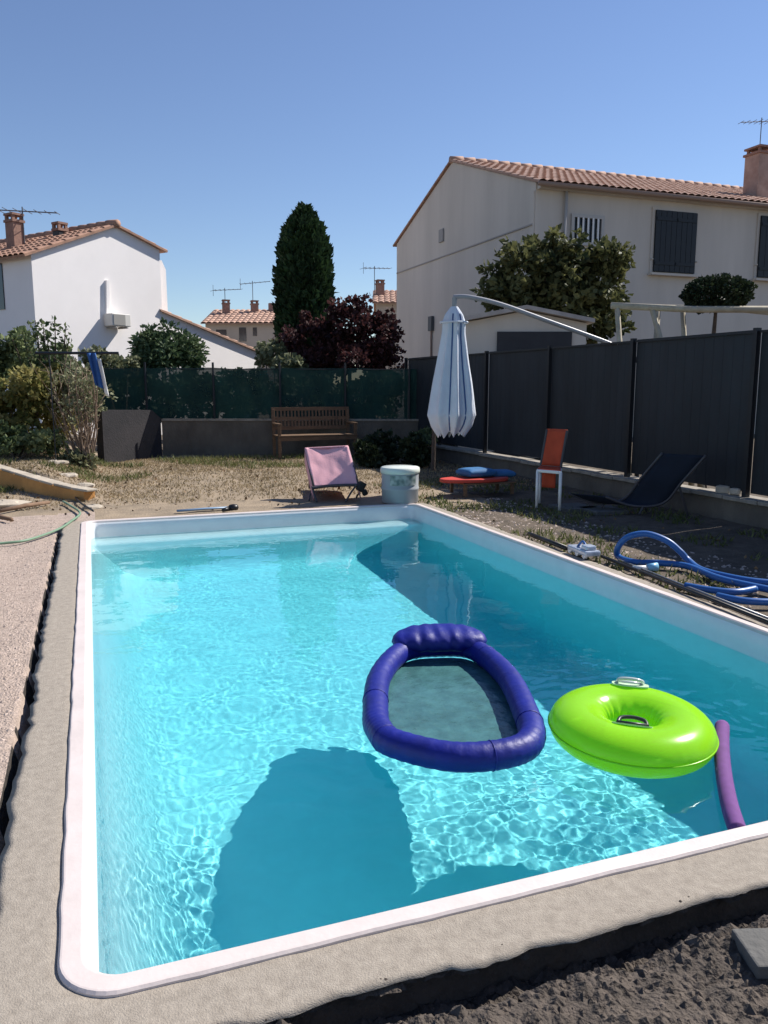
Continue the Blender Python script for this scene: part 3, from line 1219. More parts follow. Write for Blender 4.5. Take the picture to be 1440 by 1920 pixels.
lhouse = thing('white_house', (A0.x, A0.y, 0), 'white rendered house with a blank gable wall on the left', 'house')
gl, gt, gr, gs1, gs2 = A0, on_gable(215, 424), on_gable(299, 468), on_gable(300, 520), on_gable(312, 520)
inw = -HN * 11


def flat(p, z):
    return Vector((p.x, p.y, z))


mb = MB()
mb.prism([flat(gl, -.1), flat(gr, -.1), gr, gt, gl], inw)
mb.build('wall', M_white_wall, lhouse, recalc=True)
q0, q1 = on_gable(296, 492, -.35), on_gable(312, 492, -.35)
mb = MB()
mb.prism([flat(q0, -.1), flat(q1, -.1), on_gable(311, 506, -.35), on_gable(303, 488, -.35), q0], -HN * 5)
mb.build('side_wall', M_white_wall, lhouse, recalc=True)
# lean-to
e0, e1, e2 = on_gable(298, 583, -.02), on_gable(482, 660, -.02), on_gable(482, 700, -.02)
mb = MB()
mb.prism([flat(e0, -.1), flat(e1, -.1), e1, e0], -HN * 4)
mb.build('lean_to_wall', M_white_wall, lhouse, recalc=True)
up_ = Vector((0, 0, .02))
sx_ = (e1 - e0).normalized() * .2
tiled(e1 + sx_ + up_ + HN * .1, e1 + sx_ + up_ - HN * 4, e0 + up_ - HN * 4, e0 + up_ + HN * .1).build('roof', M_tile2, lhouse)
# main roof slopes
gl2 = extend(gt, gl, .28) + up_
gr2 = extend(gt, gr, .22) + up_
o1, o2 = HN * .12, inw
tiled(gl2 + o2, gl2 + o1, gt + up_ + o1, gt + up_ + o2).build('roof', M_tile, lhouse)
tiled(gr2 + o1, gr2 + o2, gt + up_ + o2, gt + up_ + o1).build('roof', M_tile, lhouse)
mb = MB()
for i in range(26):
    mb.tube([gt + HN * (.14 - .42 * i) + Vector((0, 0, .06)), gt + HN * (.14 - .42 * i - .44) + Vector((0, 0, .08))], [.11, .12], 8)
mb.build('ridge_tile', M_tile, lhouse, smooth=True)
# side wall openings: dark window on the shaded face
wside = gl - HN * 2.2
sd = -HDIR
wl = thing  # (kept simple: the window belongs to the house)
mb = MB()
wc = D(-6, 540, 22.6)
tt = (wc - gl).dot(-HN)
wpos = gl - HN * tt
zc = wc.z
mb.prism([wpos + Vector((0, 0, zc - wpos.z - .6)) + sd * .03 + HN * .5, wpos + Vector((0, 0, zc - wpos.z - .6)) + sd * .03 - HN * .5,
          wpos + Vector((0, 0, zc - wpos.z + .6)) + sd * .03 - HN * .5, wpos + Vector((0, 0, zc - wpos.z + .6)) + sd * .03 + HN * .5], -sd * .06)
mb.build('window', M_glass, lhouse, recalc=True)
# chimneys
p = D(29, 450, 24.0)
hz = math.atan2(HDIR.y, HDIR.x)
chimney_part(lhouse, p, .34, .40, p.z - 1.0, D(29, 418, 24.0).z, M_brick, True, hz)
p = D(113, 440, 24.5)
chimney_part(lhouse, p, .30, .30, p.z - .7, D(113, 434, 24.5).z, M_dark, True, hz)
tv_aerial(D(42, 396, 24.0), .9, None, 'television aerial above the chimney of the white house', 0, (1, -.3, -.04), 1.5)
# air conditioner with its pipe trunking
ac = thing('air_conditioner', on_gable(212, 620, .0), 'boxy air conditioner unit on the white gable wall', 'air conditioner')
ca, cb_ = on_gable(193, 588, .02), on_gable(229, 614, .02)
cw = (cb_ - ca).dot(HDIR)
chh = ca.z - cb_.z
cen = (ca + cb_) / 2 + HN * .22
rotm = Matrix((HDIR, -HN, Vector((0, 0, 1)))).transposed()
MB().box(cen, (cw, .36, chh), rotm).build('casing', M_ac, ac, bevel=.02)
mb = MB()
mb.box(cen + HN * .182 - HDIR * cw * .12, (cw * .62, .02, chh * .84), rotm)
mb.build('grille', M_grille, ac)
mb = MB()
for s_ in (-.3, .3):
    mb.box(cen + HDIR * s_ * cw + Vector((0, 0, -chh / 2 - .03)) - HN * .02, (.05, .40, .05), rotm)
mb.build('bracket', M_grille, ac)
mb = MB()
ta, tb = on_gable(201, 526, .04), on_gable(201, 589, .04)
mb.bar(ta, tb, .10, .08, HN)
mb.build('pipe_cover', M_white_wall, ac)

# second roof further left
rb = D(-30, 470, 30)
nb = thing('neighbour_house', (rb.x, rb.y, 0), 'pale tiled roof house showing at the far left edge', 'house')
mb = MB()
mb.box((rb.x - 3, rb.y + 2, rb.z / 2 - .2), (7, 6, rb.z - .4))
mb.build('wall', M_white_wall, nb)
a_ = Vector((rb.x - 6.7, rb.y - 1.2, rb.z - .45))
b_ = Vector((rb.x + .7, rb.y - 1.2, rb.z - .45))
c_ = Vector((rb.x + .7, rb.y + 2, rb.z + .45))
d_ = Vector((rb.x - 6.7, rb.y + 2, rb.z + .45))
tiled(a_, b_, c_, d_).build('roof', M_tile2, nb)

# ------------------------------------------------------------------ far houses


def far_house(px0, px1, py_eave, py_ridge, dist, wallm, roofm, label, windows=(), depth=7):
    a_, b_ = D(px0, py_eave, dist), D(px1, py_eave, dist)
    zr = D(px0, py_ridge, dist + depth / 2).z
    ze = (a_.z + b_.z) / 2
    root = thing('far_house', ((a_.x + b_.x) / 2, (a_.y + b_.y) / 2, 0), label, 'house')
    u = (b_ - a_)
    u.z = 0
    L_ = u.length
    u.normalize()
    nn = Vector((-u.y, u.x, 0))
    P = lambda s, t_, z: Vector((a_.x, a_.y, 0)) + u * s + nn * t_ + Vector((0, 0, z))
    mb = MB()
    mb.prism([P(0, 0, 0), P(0, depth, 0), P(0, depth, ze), P(0, depth / 2, zr), P(0, 0, ze)], u * L_)
    mb.build('wall', wallm, root, recalc=True)
    tiled(P(-.2, -.3, ze - .03), P(L_ + .2, -.3, ze - .03), P(L_ + .2, depth / 2, zr + .08), P(-.2, depth / 2, zr + .08), .3, .5, .06).build('roof', roofm, root)
    tiled(P(L_ + .2, depth + .3, ze - .03), P(-.2, depth + .3, ze - .03), P(-.2, depth / 2, zr + .08), P(L_ + .2, depth / 2, zr + .08), .3, .5, .06).build('roof', roofm, root)
    for (x0, y0, x1, y1) in windows:
        p, q = D(x0, y0, dist), D(x1, y1, dist)
        s0, s1 = (p - a_).dot(u), (q - a_).dot(u)
        mb = MB()
        mb.prism([P(s0, -.03, q.z), P(s1, -.03, q.z), P(s1, -.03, p.z), P(s0, -.03, p.z)], nn * .06)
        mb.build('window', M_glass, root, recalc=True)
    return root, P, L_, zr


fh, P_, L_, zr = far_house(385, 520, 606, 584, 46, M_cream_wall, M_tile2, 'far cream house with orange roof left of the cypress', ((448, 614, 462, 640), (474, 614, 482, 630), (405, 618, 425, 640)))
for s_, t_ in ((L_ * .18, 2.4), (L_ * .58, 2.8)):
    p = P_(s_, t_, zr)
    chimney_part(fh, p, .4, .4, zr - .6, zr + .32, M_brick)
mb = MB()
for s_ in (.82, .9, .97):
    p = P_(L_ * s_, 3.2, zr)
    mb.box((p.x, p.y, zr + .1), (.35, .35, .7))
mb.build('chimney_stub', M_brick, fh)
tv_aerial(P_(L_ * .14, 3, zr + 1.2), 1.3, None, 'thin far aerial on the left chimney of the cream house', 0, (1, .2, .1), 1.6)
tv_aerial(P_(L_ * .55, 3, zr + 1.6), 1.7, None, 'thin far aerial on the middle of the cream house roof', 0, (1, -.3, .1), 1.6)
fh2, P_, L_, zr = far_house(705, 790, 568, 548, 44, M_cream_wall, M_tile2, 'far cream house half hidden between plum tree and grey house')
p = P_(.2, 2.0, zr)
chimney_part(fh2, p, .4, .4, zr - .8, zr + .25, M_brick)
tv_aerial(P_(-.1, 1.8, zr + 1.1), 1.4, None, 'thin far aerial between the cypress and the grey gable', 0, (1, .1, .05), 1.5)

# ------------------------------------------------------------------ boundary: concrete wall with green netting
wl0, wl1 = G(306, 854), G(905, 848)
wd = (wl1 - wl0).normalized()
wn_ = Vector((-wd.y, wd.x, 0))
bw = thing('boundary_wall', wl0.lerp(wl1, .5), 'long low concrete boundary wall behind the bench', 'wall')
mb = MB()
mb.prism([wl0 - Vector((0, 0, .1)), wl1 - Vector((0, 0, .1)), wl1 + Vector((0, 0, .70)), wl0 + Vector((0, 0, .74))], wn_ * .2)
mb.build('wall_body', M_block, bw, recalc=True)
mb = MB()
mb.prism([wl0 + Vector((0, 0, .743)) - wn_ * .02, wl1 + Vector((0, 0, .703)) - wn_ * .02, wl1 + Vector((0, 0, .745)) - wn_ * .02, wl0 + Vector((0, 0, .785)) - wn_ * .02], wn_ * .24)
mb.build('coping', M_slab, bw, recalc=True)
# dark coated return
dl0, dl1 = G(196, 866), wl0 + Vector((-.02, -.02, 0))
dw = thing('dark_wall', dl0.lerp(dl1, .5), 'short dark coated garden wall left of the concrete wall', 'wall')
dn_ = (dl1 - dl0).normalized()
dn2 = Vector((-dn_.y, dn_.x, 0))
mb = MB()
mb.prism([dl0 - Vector((0, 0, .1)), dl1 - Vector((0, 0, .1)), dl1 + Vector((0, 0, .80)), dl1 - dn_ * .25 + Vector((0, 0, .98)), dl0 + Vector((0, 0, 1.02))], dn2 * .18)
mb.build('wall_body', M_darkwall, dw, recalc=True)
# netting fence
nf0, nf1 = D(150, 690, 18.1), D(800, 690, 18.1)
nf0 = wl0 - wd * 1.9 + wn_ * .1
nf1 = wl1 + wn_ * .1
nf = thing('netting_fence', nf0.lerp(nf1, .5), 'dark green netting fence on top of the concrete wall', 'fence')
nf['label'] = 'dark green netting fence on top of the concrete wall'
Ln = (nf1 - nf0).length
mb = MB()
mb.grid(lambda u, v: nf0 + wd * (Ln * u) + Vector((0, 0, .70 + (1.16 + .03 * noise.noise((u * 14, 3, 0))) * v)) + wn_ * .03 * fbm(u * 9, v * 2, 2), 120, 6)
mb.build('netting', M_netting, nf)
for k_ in range(7):
    p = nf0 + wd * (Ln * (k_ + .12) / 6.3) - wn_ * .04
    mb = MB()
    mb.tube([p + Vector((0, 0, .6)), p + Vector((0, 0, 1.98))], .024, 8)
    mb.build('post', M_dark, nf)
mb = MB()
mb.tube([nf0 + Vector((0, 0, 1.84)), nf1 + Vector((0, 0, 1.84))], .008, 5)
mb.build('wire', M_dark, nf)

# ------------------------------------------------------------------ anthracite fence on the right
FX = 6.85
pf = thing('panel_fence', (FX, 8, 0), 'tall anthracite panel fence along the right side of the pool', 'fence')
ys = [17.2, 15.3, 13.24, 11.10, 9.03, 6.92, 4.8, 2.7, .6]
for y in ys:
    mb = MB()
    mb.box((FX - .03, y, 1.13), (.06, .06, 1.96))
    mb.build('post', M_post, pf)
rgf = random.Random(2)
for y0_, y1_ in zip(ys, ys[1:]):
    mb = MB()
    n_ = 26
    lean, sag = rgf.uniform(-.008, .008), rgf.uniform(-.012, .012)
    for k_ in range(n_):
        yy = y1_ + .04 + (y0_ - y1_ - .08) * (k_ + .5) / n_
        mb.box((FX + .0012 * (k_ % 2) + lean * (yy - y1_), yy, 1.205 + sag), (.012, (y0_ - y1_ - .08) / n_ - .001, 1.77))
    mb.build('panel', M_panel, pf)
    mb = MB()
    mb.box((FX - .028, (y0_ + y1_) / 2, 2.07), (.02, y0_ - y1_ - .06, .025))
    mb.build('rail', M_post, pf)
# low kerb wall carrying the fence
kw = thing('kerb_wall', (FX - .1, 8, 0), 'low block wall with pale slab edge under the anthracite fence', 'wall')
MB().box((FX + .12, 8.5, .07), (.46, 17, .30)).build('wall_body', M_block, kw)
mb = MB()
rgk = random.Random(6)
y = 0.0
while y < 17:
    L_ = .5 + rgk.random() * .02
    mb.box((FX - .02, y + L_ / 2, .243 + rgk.uniform(-.006, .006)), (.30, L_ - .015, .045), Matrix.Rotation(rgk.gauss(0, .006), 3, 'Z'))
    y += L_
mb.build('slab_edge', M_slab, kw, bevel=.006)
mb = MB()
for (px, py, sc) in ((1372, 922, 1), (1395, 928, .8), (1378, 915, .6)):
    p = atX(px, py, FX + .1)
    mb.box((FX - .02, p.y, .31), (.12 * sc, .16 * sc, .09 * sc), Matrix.Rotation(.5 * sc, 3, 'Z'))
stn = mb.build('kerb_stone', M_stone, kw, bevel=.02)

# ------------------------------------------------------------------ cantilever umbrella
UD = 11.3
ut = D(852, 572, UD)
ub = D(846, 818, UD)
mb_x = FX + .32
mbase = atX(1192, 930, mb_x)
mbase.z = 0
um = thing('cantilever_umbrella', mbase, 'furled white umbrella hanging from a curved grey cantilever arm', 'umbrella')
# canopy, furled folds
mb = MB()
prof = [(575, .05), (590, .13), (604, .170), (625, .175), (680, .24), (740, .32), (778, .365), (800, .30), (820, .19)]
nU = 96


def um_fold(u, v):
    s = v * (len(prof) - 1)
    i = min(int(s), len(prof) - 2)
    f_ = s - i
    py = prof[i][0] * (1 - f_) + prof[i + 1][0] * f_
    rr = prof[i][1] * (1 - f_) + prof[i + 1][1] * f_
    z = D(850, py, UD).z
    cx_ = ut.lerp(ub, (py - 572) / 246)
    q = u * 2 * math.pi
    fold = 1 - .26 * abs(math.sin(4 * q + .5 + .5 * v)) ** .8 * min(1, v * 2 + .2) + .04 * noise.noise((u * 9, v * 5, 2))
    return Vector((cx_.x + rr * fold * math.cos(q), cx_.y + rr * fold * math.sin(q), z + (.085 * abs(math.sin(4 * q + .5 + .5 * v)) + .05 * noise.noise((q * 2, 4, 1))) * max(0, v - .82) / .18))


mb.grid(um_fold, nU, 48)
can = mb.build('canopy', M_umb, um, smooth=True)
# dark piping down the folds
mb = MB()
for u in (.66, .80):
    pts = []
    for k_ in range(14):
        p = um_fold(u, .12 + .86 * k_ / 13)
        c_ = ut.lerp(ub, (ut.z - p.z) / (ut.z - ub.z))
        o_ = (p - c_)
        o_.z = 0
        pts.append(p + o_.normalized() * .003)
    mb.tube(pts, .011, 5)
mb.build('piping', M_umbstripe, can)
mb = MB()
pts = []
for k_ in range(40):
    q = k_ / 40 * 2 * math.pi
    c_ = ut.lerp(ub, .13)
    pts.append(Vector((c_.x +   .185 * math.cos(q), c_.y + .185 * math.sin(q), c_.z)))
mb.tube(pts, .015, 6, closed=True)
mb.build('tie_band', M_umb, um)
mb = MB()
mb.tube([ut + Vector((0, 0, .12)), ut.lerp(ub, .55)], .02, 8)
mb.tube([ut + Vector((0, 0, -.03)), ut + Vector((0, 0, .10))], .035, 8)
mb.build('hub', M_metal, um)
MD = UD + .25
armpts = [D(850, 557, UD), D(880, 557, UD), D(940, 571, UD + .05), D(1030, 603, UD + .12), D(1135, 641, MD), D(1166, 656, MD + .02)]
arm = smooth_path(armpts + [Vector((mbase.x, mbase.y, 1.75)), Vector((mbase.x, mbase.y, 1.4)), Vector((mbase.x, mbase.y, .6)), Vector((mbase.x, mbase.y, .0))], 8)
MB().tube(arm[:41], .024, 8, flat=1.3).build('arm', mat('umbrella_arm', (.30, .30, .31), .4, metal=.3), um, smooth=True)
MB().tube(arm[40:], .028, 8, flat=1.3).build('mast', M_post, um, smooth=True)

# ------------------------------------------------------------------ bench
b1, b2 = G(513, 857), G(657, 852)
bdir = (b2 - b1).normalized()
bn = Vector((bdir.y, -bdir.x, 0))       # towards the pool
BW = (b2 - b1).length
bench = thing('garden_bench', b1.lerp(b2, .5), 'slatted wooden garden bench against the concrete wall', 'bench')


def B(s, t_, z):
    return b1 + bdir * s + bn * t_ + Vector((0, 0, z))


for s_ in (.03, BW - .03):
    mb = MB()
    mb.bar(B(s_, -.02, 0), B(s_, -.10, 1.0), .06, .06, bdir)
    mb.build('leg', M_wood, bench, bevel=.005)
    mb = MB()
    mb.bar(B(s_, .40, 0), B(s_, .40, .68), .06, .06, bdir)
    mb.build('leg', M_wood, bench, bevel=.005)
    mb = MB()
    mb.bar(B(s_, -.08, .70), B(s_, .45, .70), .07, .035)
    mb.build('armrest', M_wood, bench, bevel=.005)
mb = MB()
for k_ in range(6):
    mb.bar(B(.0, .05 + k_ * .075, .46), B(BW, .05 + k_ * .075, .46), .062, .025)
mb.bar(B(.0, .43, .40), B(BW, .43, .40), .025, .08)
mb.build('seat', M_wood, bench, bevel=.004)
mb = MB()
for z_ in (.60, .80, 1.0):
    mb.bar(B(0, -.03 - .08 * z_, z_), B(BW, -.03 - .08 * z_, z_), .03, .07)
for k_ in range(22):
    s_ = BW * (k_ + .7) / 22.4
    mb.bar(B(s_, -.075, .62), B(s_, -.108, .98), .038, .018, bn)
mb.build('backrest', M_wood, bench)

# ------------------------------------------------------------------ pink lounger
pl = G(622, 940)
lo = thing('lounger', pl, 'folding lounger with pink towelling cover at the far pool edge', 'lounger')
LZ = 9.5
ldd = 10.45
tl, trr, bl, br = D(572, 840, ldd + .45), D(652, 836, ldd + .45), D(588, 912, ldd), D(672, 908, ldd)


def sheetq(u, v, bulge=.05):
    p = bl.lerp(br, u).lerp(tl.lerp(trr, u), v)
    nrm = (br - bl).cross(tl - bl).normalized()
    e = min(1, 4 * u, 4 * (1 - u))
    return p + nrm * (.035 * math.sin(u * math.pi) * -1 + .012 * fbm(u * 5, v * 3, 1)) - Vector((0, 0, .0))


mb = MB()
mb.grid(sheetq, 22, 20)
# side falls of the cover
dn3 = ((br - bl).cross(tl - bl)).normalized()
if dn3.y < 0:
    dn3 = -dn3
mb.grid(lambda u, v: bl.lerp(tl, u) + dn3 * .16 * v + Vector((0, 0, -.10 * v)) + Vector((-.02 * v, 0, 0)), 12, 5)
mb.grid(lambda u, v: br.lerp(trr, u) + dn3 * .16 * v + Vector((0, 0, -.10 * v)) + Vector((.02 * v, 0, 0)), 12, 5)
mb.grid(lambda u, v: tl.lerp(trr, u) + dn3 * .14 * v + Vector((0, 0, .03 * math.sin(v * 3.1) - .05 * v)), 14, 5)
mb.build('cover', M_pink, lo, smooth=True, solid=.014)
mb = MB()
tube_r = .016
mb.tube(smooth_path([bl + Vector((-.03, -.02, -.02)), bl.lerp(br, .3) + Vector((0, -.03, .0)), bl.lerp(br, .7) + Vector((0, -.03, .0)), br + Vector((.05, -.02, -.01))], 5), .02, 8)
mb.tube([bl, tl + dn3 * .03], tube_r, 8)
mb.tube([br, trr + dn3 * .03], tube_r, 8)
mb.build('frame', M_frame, lo, smooth=True)
gl_ = G(592, 940)
for (p, q) in ((bl + Vector((-.02, 0, 0)), G(594, 941)), (bl + dn3 * .12 + Vector((-.04, .05, -.03)), G(580, 938)), (br + Vector((-.02, 0, 0)), G(648, 941)), (br + dn3 * .2, G(668, 934))):
    mb = MB()
    mb.tube(smooth_path([p, p.lerp(q, .5) + Vector((0, .02, .0)), q], 4), .013, 8)
    mb.build('leg', M_frame, lo, smooth=True)
# seat part behind, mostly hidden
mb = MB()
s0, s1 = bl + dn3 * .05, br + dn3 * .05
sb = Vector((.25, 1.2, 0))
mb.grid(lambda u, v: s0.lerp(s1, u) + sb * v + Vector((0, 0, .02 - .06 * math.sin(v * 3))), 6, 10)
mb.build('seat', M_pink, lo, smooth=True, solid=.012)
for u in (0, 1):
    q = s0.lerp(s1, u) + sb * .95
    mb = MB()
    mb.tube([q, Vector((q.x, q.y, 0))], .013, 8)
    mb.build('leg', M_frame, lo)
mb = MB()
cc = br + Vector((.03, -.02, -.03))
mb.box(cc, (.10, .07, .13), Matrix.Rotation(.5, 3, 'Y'))
mb.box(cc + Vector((.05, 0, -.08)), (.07, .06, .08), Matrix.Rotation(-.4, 3, 'Y'))
mb.build('armrest_hinge', M_black, lo, bevel=.015)

# ------------------------------------------------------------------ grey bin
bp = G(750, 942)
bi = thing('storage_bin', bp, 'round grey plastic drum with pale lid and green sticker', 'bin')
mb = MB()
mb.lathe(bp, [(.0, .0), (.215, .0), (.235, .02), (.237, .17), (.244, .18), (.244, .20), (.237, .21), (.24, .40)], 40, cap=False)
mb.build('drum', M_bin, bi, smooth=True)
mb = MB()
mb.lathe(bp, [(.2405, .385), (.252, .39), (.256, .42), (.25, .455), (.235, .465), (.10, .472), (0.001, .474)], 40, cap=False)
mb.build('lid', M_bin_lid, bi, smooth=True)
mb = MB()
a0 = math.atan2(-bp.y, -bp.x)
mb.grid(lambda u, v: bp + Vector((.2425 * math.cos(a0 - .55 + 1.5 * u), .2425 * math.sin(a0 - .55 + 1.5 * u), .245 + .125 * v)), 12, 1)
mb.build('sticker', M_label, bi)

# ------------------------------------------------------------------ boards on a low stand
bo = G(903, 925)
tb_ = thing('low_table', bo, 'low dark slatted table in the fence shade carrying a red board', 'table')
mb = MB()
for k_ in range(5):
    mb.box(bo + Vector((0, -.22 + .11 * k_, .17)), (.80, .095, .02))
mb.build('table_top', M_wood, tb_)
for sx in (-1, 1):
    for sy in (-1, 1):
        mb = MB()
        mb.box(bo + Vector((sx * .36, sy * .22, .08)), (.04, .04, .16))
        mb.build('leg', M_wood, tb_)
mb = MB()
out_ = []
for k_ in range(28):
    q = k_ / 28 * 2 * math.pi
    x = .50 * math.copysign(abs(math.cos(q)) ** .7, math.cos(q))
    y = .24 * math.copysign(abs(math.sin(q)) ** .7, math.sin(q)) * (1 - .25 * (x < 0) * abs(x) / .5)
    out_.append(bo + Vector((x - .15, y - .05, .185)))
mb.prism(out_, (0, 0, .05))
tag(mb.build('bodyboard', M_red, bevel=.012, recalc=True), 'red foam bodyboard lying flat on the low table', 'bodyboard')


def cushion(c, sx, sy, sz, rz, label):
    mb = MB()
    Mx = Matrix.Rotation(rz, 3, 'Z')

    def fn(top):
        def g_(u, v):
            a, b = 2 * u - 1, 2 * v - 1
            e = (1 - abs(a) ** 4) * (1 - abs(b) ** 4)
            return Vector(c) + Mx @ Vector((a * sx, b * sy, top * sz * (.35 + .65 * max(0, e) ** .5)))
        return g_
    mb.grid(fn(1), 14, 12)
    n0 = len(mb.v)
    mb.grid(fn(-1), 14, 12)
    nu, nv = 15, 13
    ring = [i for i in range(nu)] + [j * nu + nu - 1 for j in range(1, nv)] + [(nv - 1) * nu + i for i in range(nu - 2, -1, -1)] + [j * nu for j in range(nv - 2, 0, -1)]
    for i, k_ in enumerate(ring):
        l_ = ring[(i + 1) % len(ring)]
        mb.f.append((k_, n0 + k_, n0 + l_, l_))
    return tag(mb.build('cushion', M_blue, smooth=True, recalc=True), label, 'cushion', 'blue cushions on the low table')


cushion(bo + Vector((-.08, .02, .30)), .22, .19, .062, .1, 'brighter blue cushion on the red board')
cushion(bo + Vector((.33, .06, .265)), .17, .17, .05, -.2, 'dark blue cushion at the right end of the low table')

# ------------------------------------------------------------------ orange chair
oc = G(1028, 955)
ch = thing('garden_chair', oc, 'white framed chair with orange fabric seat in the fence shade', 'chair')
fl, fr = G(1006, 952), G(1049, 957)
fd = (fr - fl)
fwd = Vector((fd.y, -fd.x, 0)).normalized()
if fwd.y > 0:
    fwd = -fwd
bk = Vector((fl.x, fl.y, 0)).normalized()
hs = .46
fl2, fr2 = fl + bk * .42 + fd * .12, fr + bk * .42 + fd * .02
for p in (fl, fr, fl2, fr2):
    mb = MB()
    mb.tube([p, p + Vector((0, 0, hs))], .019, 10)
    mb.build('leg', M_whitepaint, ch, smooth=True)
mb = MB()
z_ = Vector((0, 0, hs))
mb.tube([fl + z_, fr + z_, fr2 + z_, fl2 + z_], .019, 10, closed=True)
mb.build('seat_frame', M_whitepaint, ch)
btl, btr = fl2 + z_ + bk * .10 + fd * .25 + Vector((0, 0, .46)), fr2 + z_ + bk * .10 + fd * .25 + Vector((0, 0, .46))
mb = MB()
mb.grid(lambda u, v: (fl + z_).lerp(fr + z_, u).lerp((fl2 + z_).lerp(fr2 + z_, u), v) + Vector((0, 0, .022 - .04 * math.sin(v * 3.1) * math.sin(u * 3.1))), 8, 8)
mb.build('seat', M_orange, ch, smooth=True, solid=.012)
mb = MB()
mb.grid(lambda u, v: (fl2 + z_).lerp(fr2 + z_, u).lerp(btl.lerp(btr, u), v) + bk * .03 * math.sin(u * 3.1) + Vector((0, 0, .03)), 8, 10)
mb.build('backrest', M_orange, ch, smooth=True, solid=.014)
mb = MB()
mb.grid(lambda u, v: (fl + z_).lerp(fr + z_, .2 + .6 * u) + bk * .2 + Vector((0, 0, -.02 - .2 * v)), 6, 4)
mb.build('cloth', M_orange, ch, smooth=True, solid=.008)
mb = MB()
for a_, b_ in ((fl2, btl), (fr2, btr)):
    mb.tube([a_ + z_, b_ + Vector((0, 0, .02))], .017, 8)
mb.build('back_frame', mat('chair_back_frame', (.05, .05, .055), .5), ch)

for i, (px, py) in enumerate(((1075, 952), (1130, 957))):
    p = G(px, py, .0)
    tag(MB().box(p, (.44, .44, .05), Matrix.Rotation(.05 - .1 * i, 3, 'Z')).build('paving_slab', M_paver, bevel=.006), ('grey paving slab on the ground right of the orange chair', 'grey paving slab under the foot of the navy deckchair')[i], 'paving slab')

# ------------------------------------------------------------------ navy deckchair
nc = G(1190, 965)
nk = thing('deckchair', nc, 'dark navy sling deckchair in the deepest fence shade', 'deckchair')
dA, dB = D(1215, 965, 9.4), D(1290, 858, 9.1)
ft = D(1105, 935, 9.7)
side = Vector((.25, -.42, 0))
pth = smooth_path([D(1100, 928, 9.6), D(1150, 945, 9.5), D(1205, 940, 9.4), D(1240, 900, 9.25), D(1282, 852, 9.1)], 6)
mb = MB()
mb.grid(lambda u, v: pth[min(int(round(u * (len(pth) - 1))), len(pth) - 1)] + side * (v - .5) * 1.0, len(pth) - 1, 4)
mb.build('sling', M_navy, nk, smooth=True, solid=.01)
mb = MB()
for s_ in (-.5, .5):
    mb.tube([p + side * s_ for p in pth], .016, 8)
mb.build('frame', M_frame, nk, smooth=True)
for s_ in (-.5, .5):
    for (k_, dxx) in ((8, -.05), (17, .15)):
        p = pth[k_] + side * s_
        mb = MB()
        mb.tube([p, Vector((p.x + dxx, p.y, 0))], .014, 8)
        mb.build('leg', M_frame, nk)
mb = MB()
mb.tube(smooth_path([D(1092, 928, 9.75), D(1112, 937, 9.7), D(1145, 942, 9.65)], 6), .012, 8)
mb.build('rail', M_palewood, nk)

# pot and post in the shaded corner
pp = G(812, 882)
tag(MB().tube([pp, pp + Vector((.01, 0, .55)), pp + Vector((.03, .02, 1.0))], [.045, .04, .035], 8).build('wooden_post', M_bark), 'short brown wooden post below the furled umbrella', 'post')
pt = G(797, 862)
po = thing('flower_pot', pt, 'clay flower pot in the shaded corner behind the bin', 'flower pot')
MB().lathe(pt, [(.001, 0), (.11, 0), (.16, .24), (.18, .24), (.18, .29), (.15, .29), (.13, .26), (.001, .26)], 20, cap=False).build('pot', M_pot, po, smooth=True)
mb = MB()
clump(mb, pt + Vector((0, 0, .42)), (.2, .2, .2), 220, .09, random.Random(3), -.4, 2, .5)
mb.build('foliage', L_mid, po)

# ------------------------------------------------------------------ low ochre wall, stones, bits at the left
WAu, WBu = WA, WB
ow = thing('retaining_wall', WA.lerp(WB, .8), 'low ochre retaining wall with pale cap stones at the left edge', 'wall')
wdir = (WB - WA).normalized()
wnn = Vector((-wdir.y, wdir.x, 0))
LW = (WB - WA).length
mb = MB()


def owtop(s):
    return .31 - .20 * sstep(LW * .55, LW, s)


n_ = 20
poly = [WA - Vector((0, 0, .1)), WB - Vector((0, 0, .1))] + [WA + wdir * (LW * (1 - k_ / n_)) + Vector((0, 0, owtop(LW * (1 - k_ / n_)))) for k_ in range(n_ + 1)]
mb.prism(poly, wnn * .16)
mb.build('wall_body', M_ochre, ow, recalc=True)
mb = MB()
rgk = random.Random(9)
s_ = 0
while s_ < LW - .15:
    L_ = rgk.uniform(.3, .5)
    z_ = owtop(s_ + L_ / 2)
    a_ = WA + wdir * s_ + wnn * .08 + Vector((0, 0, owtop(s_) + .018))
    b_ = WA + wdir * (s_ + L_ - .02) + wnn * .08 + Vector((0, 0, owtop(s_ + L_) + .018))
    mb.bar(a_, b_, .17 + rgk.uniform(-.02, .02), .035)
    s_ += L_
mb.build('cap_stone', M_stone, ow, bevel=.012)


def rock(c, s, seed, label, group):
    rg = random.Random(seed)
    mb = MB()
    n = 8
    prof_ = [(.5, -.25), (1, 0), (.95, .35), (.6, .62), (.05, .70)]
    v, f = [], []
    for (r_, z_) in prof_:
        for k_ in range(n):
            q = 2 * math.pi * k_ / n
            w = 1 + .28 * noise.noise((math.cos(q) * 1.3 + seed, math.sin(q) * 1.3, z_ * 2 + seed))
            v.append((c.x + s[0] * r_ * w * math.cos(q), c.y + s[1] * r_ * w * math.sin(q), c.z + s[2] * z_ * w))
    for i in range(len(prof_) - 1):
        for k_ in range(n):
            l_ = (k_ + 1) % n
            f.append((i * n + k_, i * n + l_, (i + 1) * n + l_, (i + 1) * n + k_))
    f.append(tuple((len(prof_) - 1) * n + k_ for k_ in range(n)))
    mb.add(v, f)
    return tag(mb.build('rock', M_stone, bevel=.01), label, 'rock', group)


